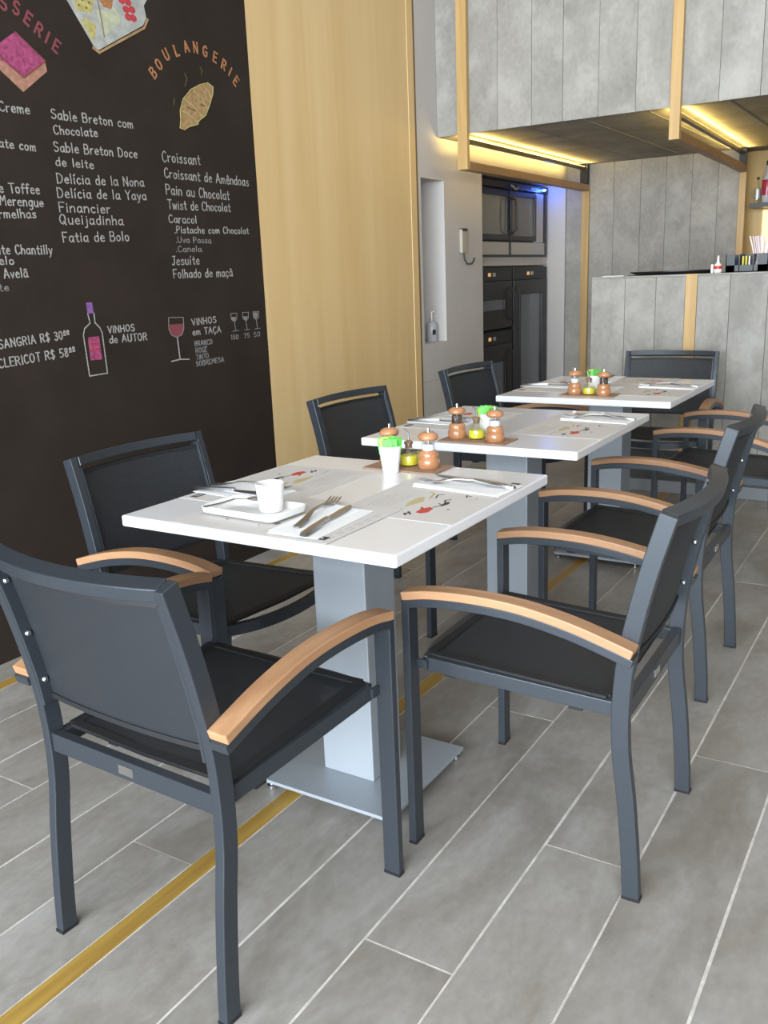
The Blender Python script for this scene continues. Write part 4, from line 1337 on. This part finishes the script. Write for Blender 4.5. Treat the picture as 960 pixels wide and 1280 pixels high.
# ================================================================== CONDIMENT SETS
def make_mill(fill):
    t = thing('salt_mill' if fill == 'salt' else 'pepper_mill', 'x', 'mill', (0, 0, ZT), 0, 'salt mills' if fill == 'salt' else 'pepper mills')
    MB().lathe([(0.026, 0), (0.0285, .003), (0.0295, .012), (0.0285, .022), (0.0255, .027), (0.0262, .029), (0.0255, .040), (0.0215, .046), (0.019, .047)], 28).build('wooden_base', M['mill'], t, smooth=True)
    MB().lathe([(0.0165, .0465), (0.0178, .047), (0.0178, .074), (0.0165, .0745)], 24).build('clear_body', M['clear'], t, smooth=True)
    MB().lathe([(0.0155, .0475), (0.0160, .048), (0.0160, .064 if fill == 'salt' else .070), (0.0150, .0645 if fill == 'salt' else .0705)], 24).build('contents', M[fill], t, smooth=True)
    MB().lathe([(0.003, .0475), (0.003, .0745)], 8).build('grinder_rod', M['steel'], t)
    MB().lathe([(0.018, .0745), (0.0225, .0755), (0.0270, .080), (0.0275, .084), (0.0245, .090), (0.0150, .0955), (0.004, .0965)], 28).build('mushroom_cap', M['mill'], t, smooth=True)
    MB().lathe([(0.0045, .096), (0.0045, .105), (0.0035, .1075), (0.001, .108)], 14).build('top_knob', M['chrome'], t, smooth=True)
    return t


def make_oil():
    t = thing('oil_cruet', 'x', 'bottle', (0, 0, ZT), 0, 'olive oil cruets')
    MB().lathe([(0.022, 0), (0.0255, .003), (0.0262, .012), (0.0245, .032), (0.0160, .044), (0.0110, .049), (0.0110, .058), (0.0120, .059), (0.0118, .062), (0.009, .0625)], 28).build('glass_body', M['bottle'], t, smooth=True)
    MB().lathe([(0.021, .002), (0.0240, .004), (0.0247, .012), (0.0238, .027), (0.0230, .0275)], 28).build('olive_oil', M['oil'], t, smooth=True)
    MB().lathe([(0.0095, .048), (0.0098, .058), (0.0128, .0605), (0.0125, .064), (0.006, .068), (0.003, .070)], 20).build('stopper', M['cork'], t, smooth=True)
    MB().tube([(0, 0, .068), (0, 0.0, .086), (-.002, 0.003, .093), (-.006, 0.010, .101)], [0.0028, 0.0025, 0.0023, 0.002], 8).build('spout', M['steel'], t, smooth=True)
    return t


def make_sachet_cup():
    t = thing('sweetener_cup', 'x', 'cup', (0, 0, ZT), 0, 'white cups of sweetener sachets')
    cup_mesh(0.0215, 0.0290, 0.072).build('cup_body', M['porcelain'], t, smooth=True)
    return t


def sachet(x, y, z, rx, ry, rz, m, label):
    mb = MB()
    mb.add([(-.013, -.0012, 0), (.013, -.0012, 0), (.013, .0012, 0), (-.013, .0012, 0), (-.013, -.0004, .046), (.013, -.0004, .046), (.013, .0004, .046), (-.013, .0004, .046),
            (-.013, -.0028, .023), (.013, -.0028, .023), (.013, .0028, .023), (-.013, .0028, .023)],
           [(0, 3, 2, 1), (4, 5, 6, 7), (0, 1, 9, 8), (8, 9, 5, 4), (1, 2, 10, 9), (9, 10, 6, 5), (2, 3, 11, 10), (10, 11, 7, 6), (3, 0, 8, 11), (11, 8, 4, 7)])
    o = mb.build('sweetener_sachet', m, None)
    o.location = (x, y, z); o.rotation_euler = (rx, ry, rz)
    tag(o, label, 'sachet', 'sweetener sachets')
    return o


def make_mat():
    o = MB().box(-0.055, 0.055, -0.112, 0.112, 0, 0.004).build('condiment_mat', M['slate'], None, bevel=0.001)
    return tag(o, 'x', 'mat', 'brown mats under the mills')


salt, pepper, oil, scup, cmat = make_mill('salt'), make_mill('pepper'), make_oil(), make_sachet_cup(), make_mat()
WH = ['nearest table', 'middle table', 'farthest table']
# mat, salt, pepper, oil, cup positions
CS = [((0.318, 0.012), (0.325, -0.048), (0.350, 0.088), (0.333, 0.018), (0.247, 0.024)),
      ((0.750, 0.015), (0.738, -0.050), (0.756, 0.088), (0.762, 0.024), (0.835, 0.022)),
      ((1.850, 0.040), (1.838, 0.100), (1.822, -0.028), (1.842, 0.040), (1.930, 0.048))]
for i, (mp_, s_p, p_p, o_p, c_p) in enumerate(CS):
    L_ = WH[i]
    def put(proto, xy, dz, rz, lab):
        if i == 0:
            proto.location = (xy[0], xy[1], ZT + dz); proto.rotation_euler = (0, 0, rz); proto['label'] = lab
            return proto
        return dup(proto, (xy[0], xy[1], ZT + dz), rz, lab)
    put(cmat, mp_, 0.0001, 0, 'brown rectangular mat under the salt and pepper mills of the ' + L_)
    put(salt, s_p, 0.0042, 0.3 * i, 'wooden mill with clear window full of white salt on the ' + L_)
    put(pepper, p_p, 0.0042, 0.5 + 0.3 * i, 'wooden mill with dark peppercorns in its window on the ' + L_)
    put(oil, o_p, 0.0042, 0.2 * i, 'small glass cruet of yellow olive oil between the mills of the ' + L_)
    put(scup, c_p, 0.0001, 0, 'white tapered cup holding green sweetener sachets on the ' + L_)
    for k in range(14):
        a = 2 * PI * k / 14 + i
        r = (0.005, 0.0125, 0.0155)[k % 3]
        m = ['green', 'green2', 'green', 'tanp', 'green2', 'green', 'green', 'yellow', 'green2', 'green', 'green2', 'green', 'yellow', 'green2'][(k + 3 * i) % 14]
        sachet(c_p[0] + r * math.cos(a), c_p[1] + r * math.sin(a), ZT + 0.047 + 0.003 * (k % 2), 0.22 * math.sin(a) * -1, 0.22 * math.cos(a), random.uniform(-0.35, 0.35) - 0.9,
               M[m], {'green': 'bright green', 'green2': 'light green', 'tanp': 'tan', 'yellow': 'yellow'}[m] + ' sweetener sachet in the white cup on the ' + L_)
